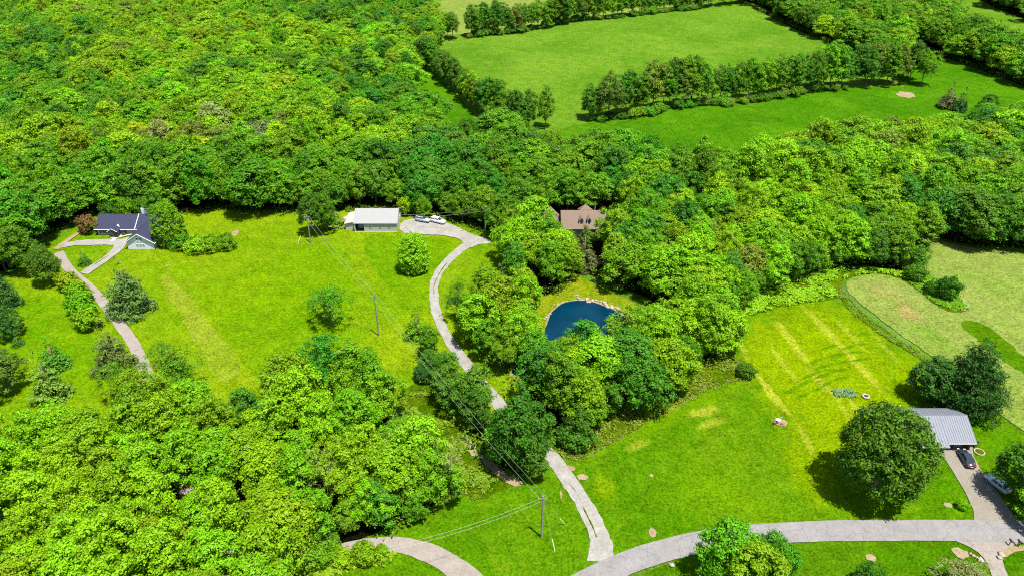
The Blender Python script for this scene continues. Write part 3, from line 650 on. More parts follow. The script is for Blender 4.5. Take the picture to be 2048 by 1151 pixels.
for d, x, y, tn, key, s, sz, where in forest[:N_IND]:
    q, lm = min((math.hypot(x-a[0], y-a[1]), n) for n, a in MARKS[where])
    t = tree('broadleaf_tree', key, (x, y), tn, f'{TONE_WORD[tn]} {SHAPE_WORD[key]} {lm}', group=f'{TONE_WORD[tn]} trees {where}', s=s, sz=sz, rnd=rf, jitter=.1)
    individuals.append(t)
    used_crowns.setdefault((key, tn), t.children[0])
rest = np.array([(x, y) for d, x, y, *_ in forest[N_IND:]])
# the far wood: one object, its trees instanced from crowns that stand in the near wood
def instancer(name, pts, zs, tints, crowns, smin, smax, label, cat=None):
    me = bpy.data.meshes.new(name); me.from_pydata([(p[0], p[1], z) for p, z in zip(pts, zs)], [], [])
    a = me.attributes.new('tint', 'FLOAT_COLOR', 'POINT'); a.data.foreach_set('color', np.array(tints, np.float32).ravel())
    o = link(bpy.data.objects.new(name, me)); tag(o, label, cat, kind='stuff')
    ng = bpy.data.node_groups.new(name, 'GeometryNodeTree')
    ng.interface.new_socket('Geometry', in_out='INPUT', socket_type='NodeSocketGeometry'); ng.interface.new_socket('Geometry', in_out='OUTPUT', socket_type='NodeSocketGeometry')
    N = ng.nodes; L = ng.links
    gi = N.new('NodeGroupInput'); go = N.new('NodeGroupOutput')
    jn = N.new('GeometryNodeJoinGeometry')
    for c in crowns:
        oi = N.new('GeometryNodeObjectInfo'); oi.transform_space = 'ORIGINAL'; oi.inputs['Object'].default_value = c
        oi.inputs['As Instance'].default_value = True
        L.new(oi.outputs['Geometry'], jn.inputs[0])
    iop = N.new('GeometryNodeInstanceOnPoints'); iop.inputs['Pick Instance'].default_value = True
    L.new(gi.outputs[0], iop.inputs['Points']); L.new(jn.outputs[0], iop.inputs['Instance'])
    ri = N.new('FunctionNodeRandomValue'); ri.data_type = 'INT'
    for sck in ri.inputs:
        if sck.type == 'INT' and sck.name == 'Min': sck.default_value = 0
        if sck.type == 'INT' and sck.name == 'Max': sck.default_value = len(crowns)-1
    L.new([q for q in ri.outputs if q.type == 'INT'][0], iop.inputs['Instance Index'])
    rr = N.new('FunctionNodeRandomValue'); rr.data_type = 'FLOAT_VECTOR'; rr.inputs[0].default_value = (0, 0, 0); rr.inputs[1].default_value = (0, 0, 6.28)
    L.new([q for q in rr.outputs if q.type == 'VECTOR'][0], iop.inputs['Rotation'])
    rs = N.new('FunctionNodeRandomValue'); rs.data_type = 'FLOAT'
    for sck in rs.inputs:
        if sck.type == 'VALUE' and sck.name == 'Min': sck.default_value = smin
        if sck.type == 'VALUE' and sck.name == 'Max': sck.default_value = smax
    rz_ = N.new('FunctionNodeRandomValue'); rz_.data_type = 'FLOAT'; rz_.inputs['Seed'].default_value = 5
    for sck in rz_.inputs:
        if sck.type == 'VALUE' and sck.name == 'Min': sck.default_value = .82
        if sck.type == 'VALUE' and sck.name == 'Max': sck.default_value = 1.1
    cx_ = N.new('ShaderNodeCombineXYZ'); so_ = [q for q in rs.outputs if q.type == 'VALUE'][0]
    L.new(so_, cx_.inputs[0]); L.new(so_, cx_.inputs[1]); L.new([q for q in rz_.outputs if q.type == 'VALUE'][0], cx_.inputs[2])
    L.new(cx_.outputs[0], iop.inputs['Scale'])
    L.new(iop.outputs[0], go.inputs[0])
    md = o.modifiers.new('instances', 'NODES'); md.node_group = ng
    return o
pick = {}
for (k, t_), v in used_crowns.items(): pick.setdefault(k, v)
tints = []
for f in forest[N_IND:]:
    c = TONE[f[3]]; q = rf.uniform(.85, 1.15); tints.append((c[0]*q*rf.uniform(.85, 1.15), c[1]*q, c[2]*q, 1))
instancer('distant_wood', rest, hgt(rest[:, 0], rest[:, 1]), tints, list(pick.values()), .8, 1.55, 'distant mixed green woodland canopy filling the upper left and the far edges')

# hedgerows round the pastures
def hedge(line, sp, keys, table, smin, smax, where, seed, sq=1.0, wob=1.5):
    r = random.Random(seed); ln = PP(line); ln = smooth(ln, 1, closed=False); acc = 0; out = []
    for a, b in zip(ln[:-1], ln[1:]):
        L = np.linalg.norm(b-a)
        while acc < L:
            p = a+(b-a)*acc/L+np.array([r.uniform(-wob, wob), r.uniform(-wob, wob)]); s = r.uniform(smin, smax)
            tn = r.choices([t for t, _ in table], [w for _, w in table])[0]
            tree('hedgerow_tree', r.choice(keys), p, tn, f'{TONE_WORD[tn]} tree {where}', group=f'{TONE_WORD[tn]} trees {where}', s=s*sq, sz=s, rnd=r)
            acc += sp*r.uniform(.75, 1.25)
        acc -= L
HT = [('deep', .35), ('mid', .45), ('olive', .1), ('lime', .1)]
hedge([(1062, 262), (1120, 250)], 9, ['oak_d', 'ash_b'], HT, .9, 1.15, 'in the hedgerow below the big pasture', 1, .8)
hedge([(1172, 240), (1240, 232), (1320, 218), (1400, 205), (1480, 198), (1560, 190), (1640, 178), (1700, 172), (1790, 165)], 4.0, ['oak_b', 'oak_d', 'ash_a', 'ash_b', 'oak_b'], [('deep', .45), ('mid', .35), ('olive', .1), ('lime', .1)], .85, 1.2, 'in the hedgerow below the big pasture', 2, 1.0)
hedge([(1730, 150), (1760, 150), (1800, 150), (1840, 172)], 6.0, ['oak_b', 'oak_d', 'ash_a'], HT, .85, 1.05, 'in the clump where two hedgerows meet', 3)
hedge([(868, 140), (895, 165), (920, 190), (950, 212), (985, 235), (1020, 252), (1060, 268)], 4.6, ['oak_b', 'oak_d', 'ash_a'], HT, .75, .92, 'in the hedgerow left of the big pasture', 4)
hedge([(893, 78), (925, 77)], 6, ['ash_b'], HT, .8, 1.0, 'in the hedgerow above the big pasture', 5)
hedge([(940, 74), (1000, 67), (1060, 58), (1130, 48), (1200, 38), (1262, 29)], 4.2, ['oak_b', 'oak_d', 'ash_a', 'ash_b'], HT, .85, 1.1, 'in the hedgerow above the big pasture', 6)
hedge([(1280, 26), (1340, 22), (1400, 15), (1490, 5)], 4.2, ['oak_d', 'ash_b'], HT, .75, .95, 'in the hedgerow above the big pasture', 7)
hedge([(1185, 244), (1300, 228), (1420, 210), (1560, 196), (1700, 178)], 4.6, ['bush', 'shrub_long'], [('deep', .4), ('mid', .4), ('olive', .2)], .6, 1.4, 'in the hedge bottom below the big pasture', 8)
hedge([(940, 76), (1060, 60), (1200, 40), (1300, 28), (1400, 17)], 5.0, ['bush', 'shrub_long'], [('deep', .4), ('mid', .4), ('olive', .2)], .7, 1.6, 'in the hedge bottom above the big pasture', 9)

# ------------------------------------------------------------------ single trees, each placed by hand
def solo(name, key, px, py, tone, label, cat='tree', s=1.0, sz=None, rz=0.0, group=None):
    return tree(name, key, P(px, py)[:2], tone, label, cat, group, s, sz, rz)
solo('maple_tree', 'grand', 1742, 985, 'deep', 'largest round deep green tree in front of the metal roofed house', s=.88, sz=.99, rz=1)
solo('maple_tree', 'grand_wide', 1925, 815, 'dark', 'big dark tree with pointed top behind the metal roofed house', s=.82, sz=.95)
solo('maple_tree', 'maple_a', 1858, 800, 'dark', 'smaller dark tree leaning out left of the big dark one behind the metal roofed house', s=.85, sz=.75)
solo('maple_tree', 'maple_a', 2050, 1000, 'deep', 'deep green tree at the right edge overhanging the concrete drive', s=1.05, sz=.95)
solo('maple_tree', 'oak_d', 2080, 1050, 'mid', 'lower tree at the right edge beside the drive mouth', s=.9, sz=.62)
solo('shade_tree', 'oak_a', 1440, 1165, 'mid', 'left one of two merged trees at the bottom edge below the road', s=.78, sz=.85)
solo('shade_tree', 'maple_a', 1535, 1150, 'mid', 'right one of two merged trees at the bottom edge below the road', s=.72, sz=.62)
solo('shade_tree', 'oak_d', 1490, 1200, 'lime', 'lighter tree between the two merged trees at the bottom edge', s=.9, sz=.75)
solo('small_tree', 'round', 1735, 1175, 'deep', 'small rounded deep green tree at the bottom edge of the striped verge', s=.62, sz=.75)
solo('willow_shrub', 'airy', 1925, 1178, 'sage', 'feathery grey green shrub beside the side road at the bottom edge', 'shrub', .85, .42)
solo('sapling', 'bush', 1922, 1016, 'lime', 'tiny lime sapling with dark shadow on the lawn beside the concrete drive', 'tree', .42, .62)
solo('egg_tree', 'egg', 829, 541, 'lime', 'neat egg shaped green tree alone on the lawn below the white barn', s=.93, sz=.93)
solo('pine_tree', 'pine', 264, 622, 'pine', 'large shaggy pine beside the paved drive on the left lawn', s=1.0, sz=1.02)
solo('pine_tree', 'pine_open', 232, 738, 'pine', 'open tiered pine overhanging the paved drive below the lime bushes', s=1.02, sz=1.0)
solo('fir_tree', 'cedar', 171, 529, 'deep', 'tiny dark conifer inside the drive loop of the blue roofed house', s=.62, sz=.5)
solo('spruce_tree', 'pine', 18, 612, 'dark', 'dark spruce at the left edge above the dark rounded tree', s=.62, sz=.8)
solo('spruce_tree', 'pine', -25, 575, 'dark', 'dark spruce cut by the left frame edge above the other spruce', s=.7, sz=.9)
solo('round_tree', 'round', 20, 672, 'dark', 'dense dark dome shaped tree at the left edge of the lawn', s=.98, sz=1.05)
solo('sapling', 'cedar', 38, 690, 'deep', 'small dark sapling just below the dark dome shaped tree', 'tree', .5, .36)
solo('fir_tree', 'cedar', 113, 735, 'emerald', 'dark narrow conifer standing behind an olive pine on the left lawn', s=1.15, sz=.95)
solo('pine_tree', 'pine_open', 106, 796, 'olive', 'olive brown pine at the lower left beside the wood edge', s=.9, sz=.95)
solo('small_tree', 'ash_b', 22, 785, 'olive', 'broad olive small tree at the left edge beside the wood', s=.9, sz=.7)
solo('small_tree', 'airy', 248, 800, 'mid', 'thin mid green tree left of the paved drive end', s=.75, sz=.85)
solo('small_tree', 'airy', 352, 785, 'mid', 'wide airy tree right of the paved drive at the wood edge', s=1.1, sz=1.0)
solo('small_tree', 'ash_b', 360, 790, 'mid', 'denser tree inside the airy tree right of the paved drive', s=.75, sz=.62)
solo('small_tree', 'airy', 332, 730, 'deep', 'small dark tree behind the airy tree right of the paved drive', s=.5, sz=.55)
for q, (px, py, s, lb) in enumerate([(142, 578, .95, 'topmost'), (163, 602, 1.0, 'second'), (168, 630, 1.1, 'third'), (180, 655, 1.0, 'lowest')]):
    solo('lime_bush', 'bush', px, py, 'gold' if q < 1 else 'lime', f'{lb} of four lime green bushes beside the paved drive', 'bush', s*1.35, s*1.6, group='lime green bushes along the paved drive')
solo('yard_tree', 'maple_a', 100, 568, 'deep', 'deep green tree left of the paved drive where it meets the gravel', s=.72, sz=.8)
solo('yard_tree', 'oak_d', 62, 548, 'mid', 'green tree behind the yard tree at the left edge of the gravel loop', s=.85, sz=.85)
solo('yard_tree', 'ash_b', 20, 535, 'mid', 'mid green tree at the left edge above the spruces', s=1, sz=1)
solo('yard_tree', 'ash_a', 86, 476, 'emerald', 'fine leaved emerald tree left of the blue roofed house', s=.8, sz=.72)
solo('plum_tree', 'bush', 180, 465, 'copper', 'copper leaved round bush at the left end of the blue roofed house', 'bush', 1.25, 1.7)
solo('yard_tree', 'egg', 345, 487, 'mid', 'tall leafy tree hiding the right end of the blue roofed house', s=1.0, sz=1.08)
solo('small_tree', 'oak_d', 322, 452, 'mid', 'tree directly behind the tall one at the right end of the blue roofed house', s=.6, sz=.7)
for q, (px, py, s, tn, lb) in enumerate([(362, 492, 1.3, 'mid', 'leftmost'), (392, 500, 1.25, 'lime', 'second from left'), (420, 498, 1.2, 'lime', 'second from right'), (452, 494, 1.15, 'mid', 'rightmost')]):
    solo('shrub', 'shrub_long', px, py, tn, f'{lb} shrub of the long thicket right of the blue roofed house', 'shrub', s, s*1.1, group='shrubs of the long thicket')
for px, py, tn, lb in [(225, 442, 'deep', 'behind the left half of the blue roof'), (262, 436, 'lime', 'behind the white chimney'), (292, 434, 'deep', 'behind the right half of the blue roof')]:
    solo('small_tree', 'bush', px, py, tn, f'low tree {lb}', 'tree', 1.2, 2.0)
solo('yard_tree', 'oak_a', 632, 468, 'deep', 'left tree of the trio between the lawn and white barn', s=.72, sz=.82)
solo('yard_tree', 'ash_a', 655, 462, 'mid', 'middle tree of the trio between the lawn and white barn', s=.65, sz=.75)
solo('yard_tree', 'pine_open', 668, 454, 'olive', 'olive conifer at the right of the trio beside the white barn', s=.8, sz=.62)
solo('small_tree', 'maple_a', 848, 438, 'lime', 'bright small tree overhanging the two parked cars', s=.45, sz=.55)
solo('small_tree', 'bush', 812, 430, 'lime', 'bright bush between the white barn and the small tree', s=1.05, sz=1.8)
solo('small_tree', 'airy', 668, 655, 'mid', 'thin airy tree at the top of the lower left wood', s=.95, sz=1.0)
solo('small_tree', 'airy', 652, 640, 'mid', 'thinner airy tree behind the one at the top of the lower left wood', s=.8, sz=.75)
solo('small_tree', 'cedar', 834, 672, 'mid', 'narrow tree left of the gravel drive', s=1.05, sz=.95)
solo('small_tree', 'ash_b', 860, 712, 'mid', 'leafy tree left of the gravel drive above the dark belt', s=.55, sz=.55)
solo('small_tree', 'maple_a', 850, 760, 'dark', 'dark rounded bush beside the power line clearing', 'tree', .42, .3)
solo('sapling', 'airy', 918, 605, 'mid', 'sparse sapling on the grass right of the gravel drive bend', 'tree', .5, .62)
solo('sapling', 'airy', 915, 640, 'deep', 'sparse dark sapling right of the gravel drive', 'tree', .6, .72)
solo('sapling', 'ash_b', 935, 650, 'mid', 'leafier tree behind the sparse saplings right of the gravel drive', 'tree', .65, .6)
solo('cedar_tree', 'cedar', 1165, 535, 'cedar', 'brownish cedar in front of the tan roofed house', s=1.3, sz=1.45)
solo('cedar_tree', 'cedar', 1290, 480, 'cedar', 'brownish cedar right of the tan roofed house', s=1.3, sz=1.5)
solo('cedar_tree', 'cedar', 1235, 562, 'cedar', 'brownish cedar above the pond bank', s=1.1, sz=1.25)
solo('cedar_tree', 'cedar', 1000, 605, 'cedar', 'brownish cedar at the left edge of the central wood', s=1.2, sz=1.25)
solo('dense_bush', 'bush', 1150, 888, 'deep', 'dense rounded bush at the near end of the central wood', 'bush', 1.5, 1.3)
solo('lone_bush', 'bush', 1491, 752, 'deep', 'lone olive dark bush at the corner of the meadow strip', 'bush', .85, 1.0)
solo('dense_bush', 'bush', 1890, 596, 'deep', 'taller dark bush on the grass island between the hay fields', 'bush', 1.15, 1.9)
solo('dense_bush', 'bush', 1866, 588, 'deep', 'lower dark bush on the grass island between the hay fields', 'bush', .95, 1.2)
solo('dense_bush', 'bush', 1828, 560, 'deep', 'dark bush at the tip of the central wood beside the hay field', 'bush', 1.1, 1.4)
solo('big_edge_tree', 'oak_c', 1275, 822, 'deep', 'large shaded tree at the lower right tip of the central wood', s=.85, sz=.85)
solo('big_edge_tree', 'oak_a', 1040, 935, 'deep', 'tall dark tree above the gravel drive at the lower tip of the central wood', s=.95, sz=1.02)
solo('cedar_tree', 'cedar', 1893, 215, 'cedar', 'left brown cedar of the pair on the far right pasture', s=1.5, sz=1.25)
solo('cedar_tree', 'cedar', 1918, 222, 'dark', 'right dark cedar of the pair on the far right pasture', s=1.1, sz=1.15)
solo('pasture_tree', 'oak_d', 1962, 248, 'dark', 'dark tree with bare stems at the far right pasture corner', s=.75, sz=.72)
solo('dead_tree', 'dead', 1900, 262, 'pale', 'nearly leafless grey tree in front of the cedar pair', s=.7, sz=.6)
solo('dead_tree', 'dead', 905, 362, 'pale', 'nearly leafless grey tree in the wood above the barn yard', s=1.0, sz=1.1)
solo('dead_tree', 'dead', 1590, 372, 'pale', 'nearly leafless grey tree where the wood meets the lower pasture', s=1.0, sz=1.05)
solo('roadside_bush', 'bush', 732, 1118, 'lime', 'round lime bush in front of the lower drive', 'bush', .95, 1.0)
solo('roadside_bush', 'bush', 682, 1122, 'lime', 'flatter lime bush left of the round one by the lower drive', 'bush', .85, .7)
solo('roadside_bush', 'bush', 765, 1104, 'lime', 'tiny lime bush touching the lower drive', 'bush', .45, .5)
solo('planter_shrub', 'bush', 1943, 889, 'dark', 'dark shrub in a pot at the right corner of the garage', 'shrub', .38, .5)
solo('planter_shrub', 'bush', 1928, 892, 'copper', 'reddish shrub beside the brick pier of the garage', 'shrub', .36, .45)

for q, (px, py, k, tn, s_, lb) in enumerate([(1112, 492, 'ash_b', 'lime', .5, 'yellow green tree in front of the left wing of the tan roofed house'), (1140, 505, 'ash_b', 'olive', .45, 'low olive tree in front of the tan roofed house'), (1172, 500, 'oak_d', 'mid', .42, 'low green tree under the dormers of the tan roofed house'),
        (1205, 492, 'ash_b', 'mid', .46, 'low tree at the right end of the tan roofed house'), (1095, 485, 'oak_d', 'mid', .55, 'tree at the left end of the tan roofed house')]):
    solo('house_tree', k, px, py, tn, lb, s=s_, sz=s_, rz=q)
for q, (px, py, k, tn, s_, lb) in enumerate([(284, 832, 'oak_a', 'lime', .72, 'left tree where the paved drive goes under the wood'), (338, 846, 'ash_a', 'lime', .78, 'right tree where the paved drive goes under the wood'), (292, 885, 'oak_d', 'mid', .85, 'second tree left of the hidden paved drive'), (352, 905, 'oak_b', 'lime', .8, 'second tree right of the hidden paved drive')]):
    solo('drive_tree', k, px, py, tn, lb, s=s_, sz=s_, rz=q)
for q, (px, py, lb) in enumerate([(905, 985, 'bare pale tree at the right edge of the lower wood'), (800, 972, 'bare pale tree inside the lower wood near the clearing'), (655, 1012, 'bare pale tree near the bottom of the lower wood')]):
    solo('dead_tree', 'dead', px, py, 'pale', lb, s=.75, sz=1.02, rz=q)
for q, (px, py, s_, lb) in enumerate([(642, 1120, 1.1, 'bush at the hidden left end of the lower drive'), (612, 1128, 1.3, 'larger bush left of the lower drive end'), (660, 1104, .9, 'bush behind the left end of the lower drive')]):
    solo('roadside_bush', 'bush', px, py, 'mid', lb, 'bush', s_, s_, q)
for q, (px, py, k, tn, s_, lb) in enumerate([(1035, 722, 'oak_d', 'lime', .75, 'tree on the left bank of the pond'), (1068, 742, 'oak_a', 'mid', .68, 'tree between the two visible parts of the pond'), (1008, 738, 'ash_a', 'mid', .7, 'fine leaved tree left of the small pond corner'),
        (1100, 790, 'oak_b', 'mid', .75, 'tall tree in front of the left end of the pond'), (1140, 772, 'ash_b', 'lime', .85, 'fine leaved tree in front of the pond'), (1178, 748, 'oak_d', 'lime', .78, 'bright tree overlapping the right half of the pond'),
(1120, 755, 'oak_d', 'mid', .6, 'small tree leaning over the pond water'), (975, 715, 'oak_d', 'mid', .62, 'small tree between gravel drive and pond')]):
    solo('pond_tree', k, px, py, tn, lb, s=s_, sz=s_, rz=q)

# ------------------------------------------------------------------ undergrowth, tall grass and rocks (nobody could count them)
def tufts(name, pts, size, h, mat, color, label, per=10, seed=1, spread=.6):
    r = np.random.default_rng(seed); n = len(pts)*per; base = np.repeat(pts, per, 0)+r.normal(size=(n, 2))*spread*size
    z = hgt(base[:, 0], base[:, 1]); hh = h*r.uniform(.3, 1.15, n)
    pos = np.column_stack([base, z+.15+hh*.6])
    nrm = np.column_stack([r.normal(size=(n, 2))*.5, np.ones(n)]); nrm /= np.linalg.norm(nrm, axis=1)[:, None]
    a = r.normal(size=(n, 3)); t = np.cross(nrm, a); t /= np.linalg.norm(t, axis=1)[:, None]; b = np.cross(nrm, t)
    s = (size*r.uniform(.35, .75, n))[:, None]
    V = np.stack([pos-t*s, pos+b*s*.5, pos+t*s, pos-b*s*.5], 1).reshape(-1, 3)
    o = link(bpy.data.objects.new(name, mesh_np(name, V, np.arange(n*4).reshape(-1, 4), mat))); o.color = (*color, 1)
    return tag(o, label, kind='stuff')
def rnd_in(poly, n, seed, clump=.0):
    poly = PP(poly); lo, hi = poly.min(0), poly.max(0); r = np.random.default_rng(seed)
    p = r.uniform(lo, hi, (n, 2)); p = p[inpoly(p, poly)]
    if clump:
        f = np.sin(p[:, 0]*.55+np.sin(p[:, 1]*.4)*2)+np.sin(p[:, 1]*.7+1.7*np.sin(p[:, 0]*.3)); p = p[f+r.normal(size=len(p))*.6 > clump]
    return p
UNDER = [(1460, 665), (1500, 630), (1600, 606), (1672, 596), (1665, 565), (1690, 545), (1740, 538), (1840, 552), (1870, 570), (1840, 566), (1760, 545), (1700, 552), (1685, 560), (1690, 535), (1600, 555), (1480, 600)]
tufts('undergrowth', rnd_in(UNDER, 8000, 1, -.5), .55, .8, M['leaf'], (.12, .235, .001), 'bright lime undergrowth along the edge of the central wood', 9, 1)
tufts('undergrowth', rnd_in([(1840, 540), (1880, 562), (1910, 590), (1936, 618), (1900, 622), (1860, 600), (1820, 566)], 1300, 2, 0), .5, .5, M['leaf'], (.085, .18, .002), 'low green weeds on the grass island between the hay fields', 7, 2)
tufts('undergrowth', rnd_in([(795, 790), (850, 785), (905, 850), (950, 905), (1000, 960), (955, 1000), (925, 985), (905, 930), (868, 890), (825, 850)], 2600, 3, .3), .5, .6, M['leaf'], (.095, .165, .004), 'weeds and young growth in the clearing under the power line', 9, 3)
tufts('undergrowth', rnd_in([(640, 1110), (700, 1098), (800, 1108), (770, 1128), (700, 1140), (600, 1170), (560, 1140)], 900, 4, -.2), .5, .6, M['leaf'], (.125, .19, .002), 'yellow green weeds in front of the lower drive', 9, 4)
MEADOW = [(1148, 922), (1185, 905), (1300, 840), (1400, 782), (1505, 752), (1480, 712), (1430, 715), (1350, 745), (1300, 810), (1240, 800), (1180, 860), (1110, 880), (1110, 905)]
tufts('meadow_grass', rnd_in(MEADOW, 4500, 5, -.4), .42, .4, M['leaf'], (.135, .19, .010), 'tall unmown grass strip between the central wood and lawn', 6, 5)
tufts('meadow_grass', rnd_in([(1674, 588), (1684, 578), (1720, 625), (1790, 675), (1852, 712), (1846, 720), (1780, 682), (1710, 632)], 5000, 6, .3), .36, .3, M['leaf'], (.09, .16, .006), 'weedy fence line between the lawn and hay field', 6, 6)
ln = densify(PP([(1145, 922), (1185, 906), (1300, 840), (1400, 783), (1500, 754)]), .35, .25, 3, closed=False)
tufts('meadow_grass', ln, .38, .35, M['leaf'], (.14, .14, .03), 'straw coloured dry grass along the mown edge of the meadow strip', 3, 7, .9)
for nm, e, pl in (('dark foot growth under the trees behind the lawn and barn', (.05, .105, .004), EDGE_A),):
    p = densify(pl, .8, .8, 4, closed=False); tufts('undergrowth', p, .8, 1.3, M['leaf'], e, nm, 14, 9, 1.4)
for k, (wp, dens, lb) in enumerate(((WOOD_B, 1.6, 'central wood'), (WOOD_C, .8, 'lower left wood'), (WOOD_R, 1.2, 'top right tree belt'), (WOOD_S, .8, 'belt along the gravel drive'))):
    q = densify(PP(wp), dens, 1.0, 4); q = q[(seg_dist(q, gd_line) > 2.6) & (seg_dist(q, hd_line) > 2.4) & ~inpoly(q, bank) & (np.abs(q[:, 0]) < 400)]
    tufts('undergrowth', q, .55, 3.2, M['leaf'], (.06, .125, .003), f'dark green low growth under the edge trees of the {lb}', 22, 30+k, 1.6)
def rocks(name, pts, smin, smax, mat, label, seed=1):
    r = random.Random(seed); Vs = []; Fs = []; b = 0
    for x, y in pts:
        s = r.uniform(smin, smax); z = float(hgt(x, y)); P8 = []
        for sx in (-1, 1):
            for sy in (-1, 1):
                for sz in (0, 1): P8.append((x+sx*s*r.uniform(.3, .6), y+sy*s*r.uniform(.3, .6), z+.1+sz*s*r.uniform(.35, .7)))
        Vs += P8
        Fs += [(b+0, b+1, b+3, b+2), (b+4, b+6, b+7, b+5), (b+0, b+4, b+5, b+1), (b+2, b+3, b+7, b+6), (b+1, b+5, b+7, b+3), (b+0, b+2, b+6, b+4)]; b += 8
    o = link(bpy.data.objects.new(name, mesh_np(name, Vs, Fs, mat))); return tag(o, label, kind='stuff')
rl = densify(PP([(1150, 592), (1165, 596), (1200, 606), (1235, 622), (1262, 640)]), .45, .9, 7, closed=False)
rocks('rocks', rl, .35, 1.0, M['stone'], 'pale limestone riprap along the far bank of the pond', 1)
rl = densify(PP([(1095, 640), (1110, 612), (1135, 599)]), .8, .6, 8, closed=False)
rocks('rocks', rl, .25, .6, M['stone'], 'small stones along the left shore of the pond', 2)
rocks('rocks', [P(*p)[:2] for p in [(1946, 1112), (1953, 1116), (1960, 1121), (1940, 1108), (2003, 1112), (2000, 1108), (1998, 1116), (1342, 1130), (1344, 1131)]], .4, .9, M['stone'], 'pale flat stones beside the side road mouth', 3)

# ------------------------------------------------------------------ building materials
def m_shingle(name, a, b):
    g = NG(name); co = g.n('ShaderNodeTexCoord').outputs['Object']
    br = g.n('ShaderNodeTexBrick'); br.inputs['Scale'].default_value = 1.0; br.inputs['Brick Width'].default_value = .5; br.inputs['Row Height'].default_value = .28
    br.inputs['Mortar Size'].default_value = .02; br.inputs['Color1'].default_value = (*a, 1); br.inputs['Color2'].default_value = (*b, 1); br.inputs['Mortar'].default_value = (*[x*.6 for x in a], 1)
    mp = g.n('ShaderNodeMapping'); g.l(co, mp.inputs[0]); g.l(mp.outputs[0], br.inputs['Vector'])
    c = g.mix(g.noise(co, 2.2, 6, .8), br.outputs['Color'], tuple(min(1, x*1.5) for x in b))
    g.l(c, g.b.inputs['Base Color']); g.b.inputs['Roughness'].default_value = .85; g.bump(g.noise(co, 7, 3, .8), .4, .05); return g.m
M['roof_blue'] = m_shingle('slate_blue_shingles', (0.0104, 0.0117, 0.0238), (0.0161, 0.0179, 0.0356))
M['roof_tan'] = m_shingle('weathered_tan_shingles', (0.0657, 0.0461, 0.0323), (0.0948, 0.0685, 0.0511))
M['white'] = m_plain('white_paint', (0.465, 0.478, 0.491), .5, var=.05)
M['siding'] = m_plain('cream_siding', (0.292, 0.281, 0.236), .6, var=.05)
M['brick_pale'] = m_plain('pale_painted_brick', (0.314, 0.281, 0.236), .8, var=.12, scale=5)
M['brick'] = m_plain('dark_red_brick', (.13, .045, .03), .85, var=.3, scale=6)
M['metal_white'] = m_plain('white_roof_metal', (0.167, 0.169, 0.167), .6, 0, var=.05, scale=.8, spec=.1)
M['metal_grey'] = m_plain('light_grey_roof_metal', (0.12, 0.129, 0.15), .65, 0, var=.06, scale=.8, spec=.1)
M['metal_old'] = m_plain('weathered_lean_to_roof', (0.281, 0.254, 0.216), .6, .1, var=.12, scale=.8)
M['glass'] = m_plain('dark_window_glass', (.02, .028, .035), .08, var=.1, spec=.6)
M['shutter'] = m_plain('black_shutter', (.015, .016, .02), .5)
M['dark'] = m_plain('dark_opening', (.02, .02, .024), .8)
M['door_blue'] = m_plain('pale_blue_door', (0.1584, 0.1944, 0.2592), .5)
M['door_grey'] = m_plain('grey_garage_door', (0.216, 0.2412, 0.252), .5, var=.05)
M['timber'] = m_plain('brown_timber', (0.1152, 0.0612, 0.0324), .75, var=.25)
M['pole'] = m_plain('weathered_pole_wood', (0.1584, 0.144, 0.1224), .85, var=.25, scale=2)
M['steel'] = m_plain('galvanised_steel', (0.324, 0.3312, 0.3384), .45, .5)
M['cable'] = m_plain('bright_power_cable', (0.238, 0.259, 0.216), .4, .2)
M['yellow'] = m_plain('pale_yellow_guard', (0.54, 0.5184, 0.36), .5)
M['rubber'] = m_plain('black_rubber', (.02, .02, .02), .8)

def roof_gable(root, x0, x1, y0, y1, ez, rz, axis, over, mat, name='roof', t=.14, side_over=None, part_name=None):
    """two sloping plates meeting at a ridge; axis is the ridge direction"""
    so_ = over if side_over is None else side_over
    mb = MB()
    if axis == 'x':
        ym = (y0+y1)/2; sl = (rz-ez)/((y1-y0)/2); e = ez-sl*over
        mb.slab([(x0-so_, y0-over, e), (x1+so_, y0-over, e), (x1+so_, ym, rz), (x0-so_, ym, rz)], t)
        mb.slab([(x1+so_, y1+over, e), (x0-so_, y1+over, e), (x0-so_, ym+.004, rz), (x1+so_, ym+.004, rz)], t)
    else:
        xm = (x0+x1)/2; sl = (rz-ez)/((x1-x0)/2); e = ez-sl*over
        mb.slab([(x1+over, y0-so_, e), (x1+over, y1+so_, e), (xm, y1+so_, rz), (xm, y0-so_, rz)], t)
        mb.slab([(x0-over, y1+so_, e), (x0-over, y0-so_, e), (xm-.004, y0-so_, rz), (xm-.004, y1+so_, rz)], t)
    return mb.build(name, mat, root)
def walls_gable(root, x0, x1, y0, y1, h, rz, axis, mat, name='wall', drop=.16):
    mb = MB(); h2 = h-drop; r2 = rz-drop
    if axis == 'x':
        ym = (y0+y1)/2
        V = [(x0, y0, -.2), (x1, y0, -.2), (x1, y1, -.2), (x0, y1, -.2), (x0, y0, h2), (x1, y0, h2), (x1, y1, h2), (x0, y1, h2), (x0, ym, r2), (x1, ym, r2)]
        F = [(0, 1, 5, 4), (1, 2, 6, 9, 5), (2, 3, 7, 6), (3, 0, 4, 8, 7)]
    else:
        xm = (x0+x1)/2
        V = [(x0, y0, -.2), (x1, y0, -.2), (x1, y1, -.2), (x0, y1, -.2), (x0, y0, h2), (x1, y0, h2), (x1, y1, h2), (x0, y1, h2), (xm, y0, r2), (xm, y1, r2)]
        F = [(0, 1, 5, 8, 4), (1, 2, 6, 5), (2, 3, 7, 9, 6), (3, 0, 4, 7)]
    return mb.add(V, F).build(name, mat, root)
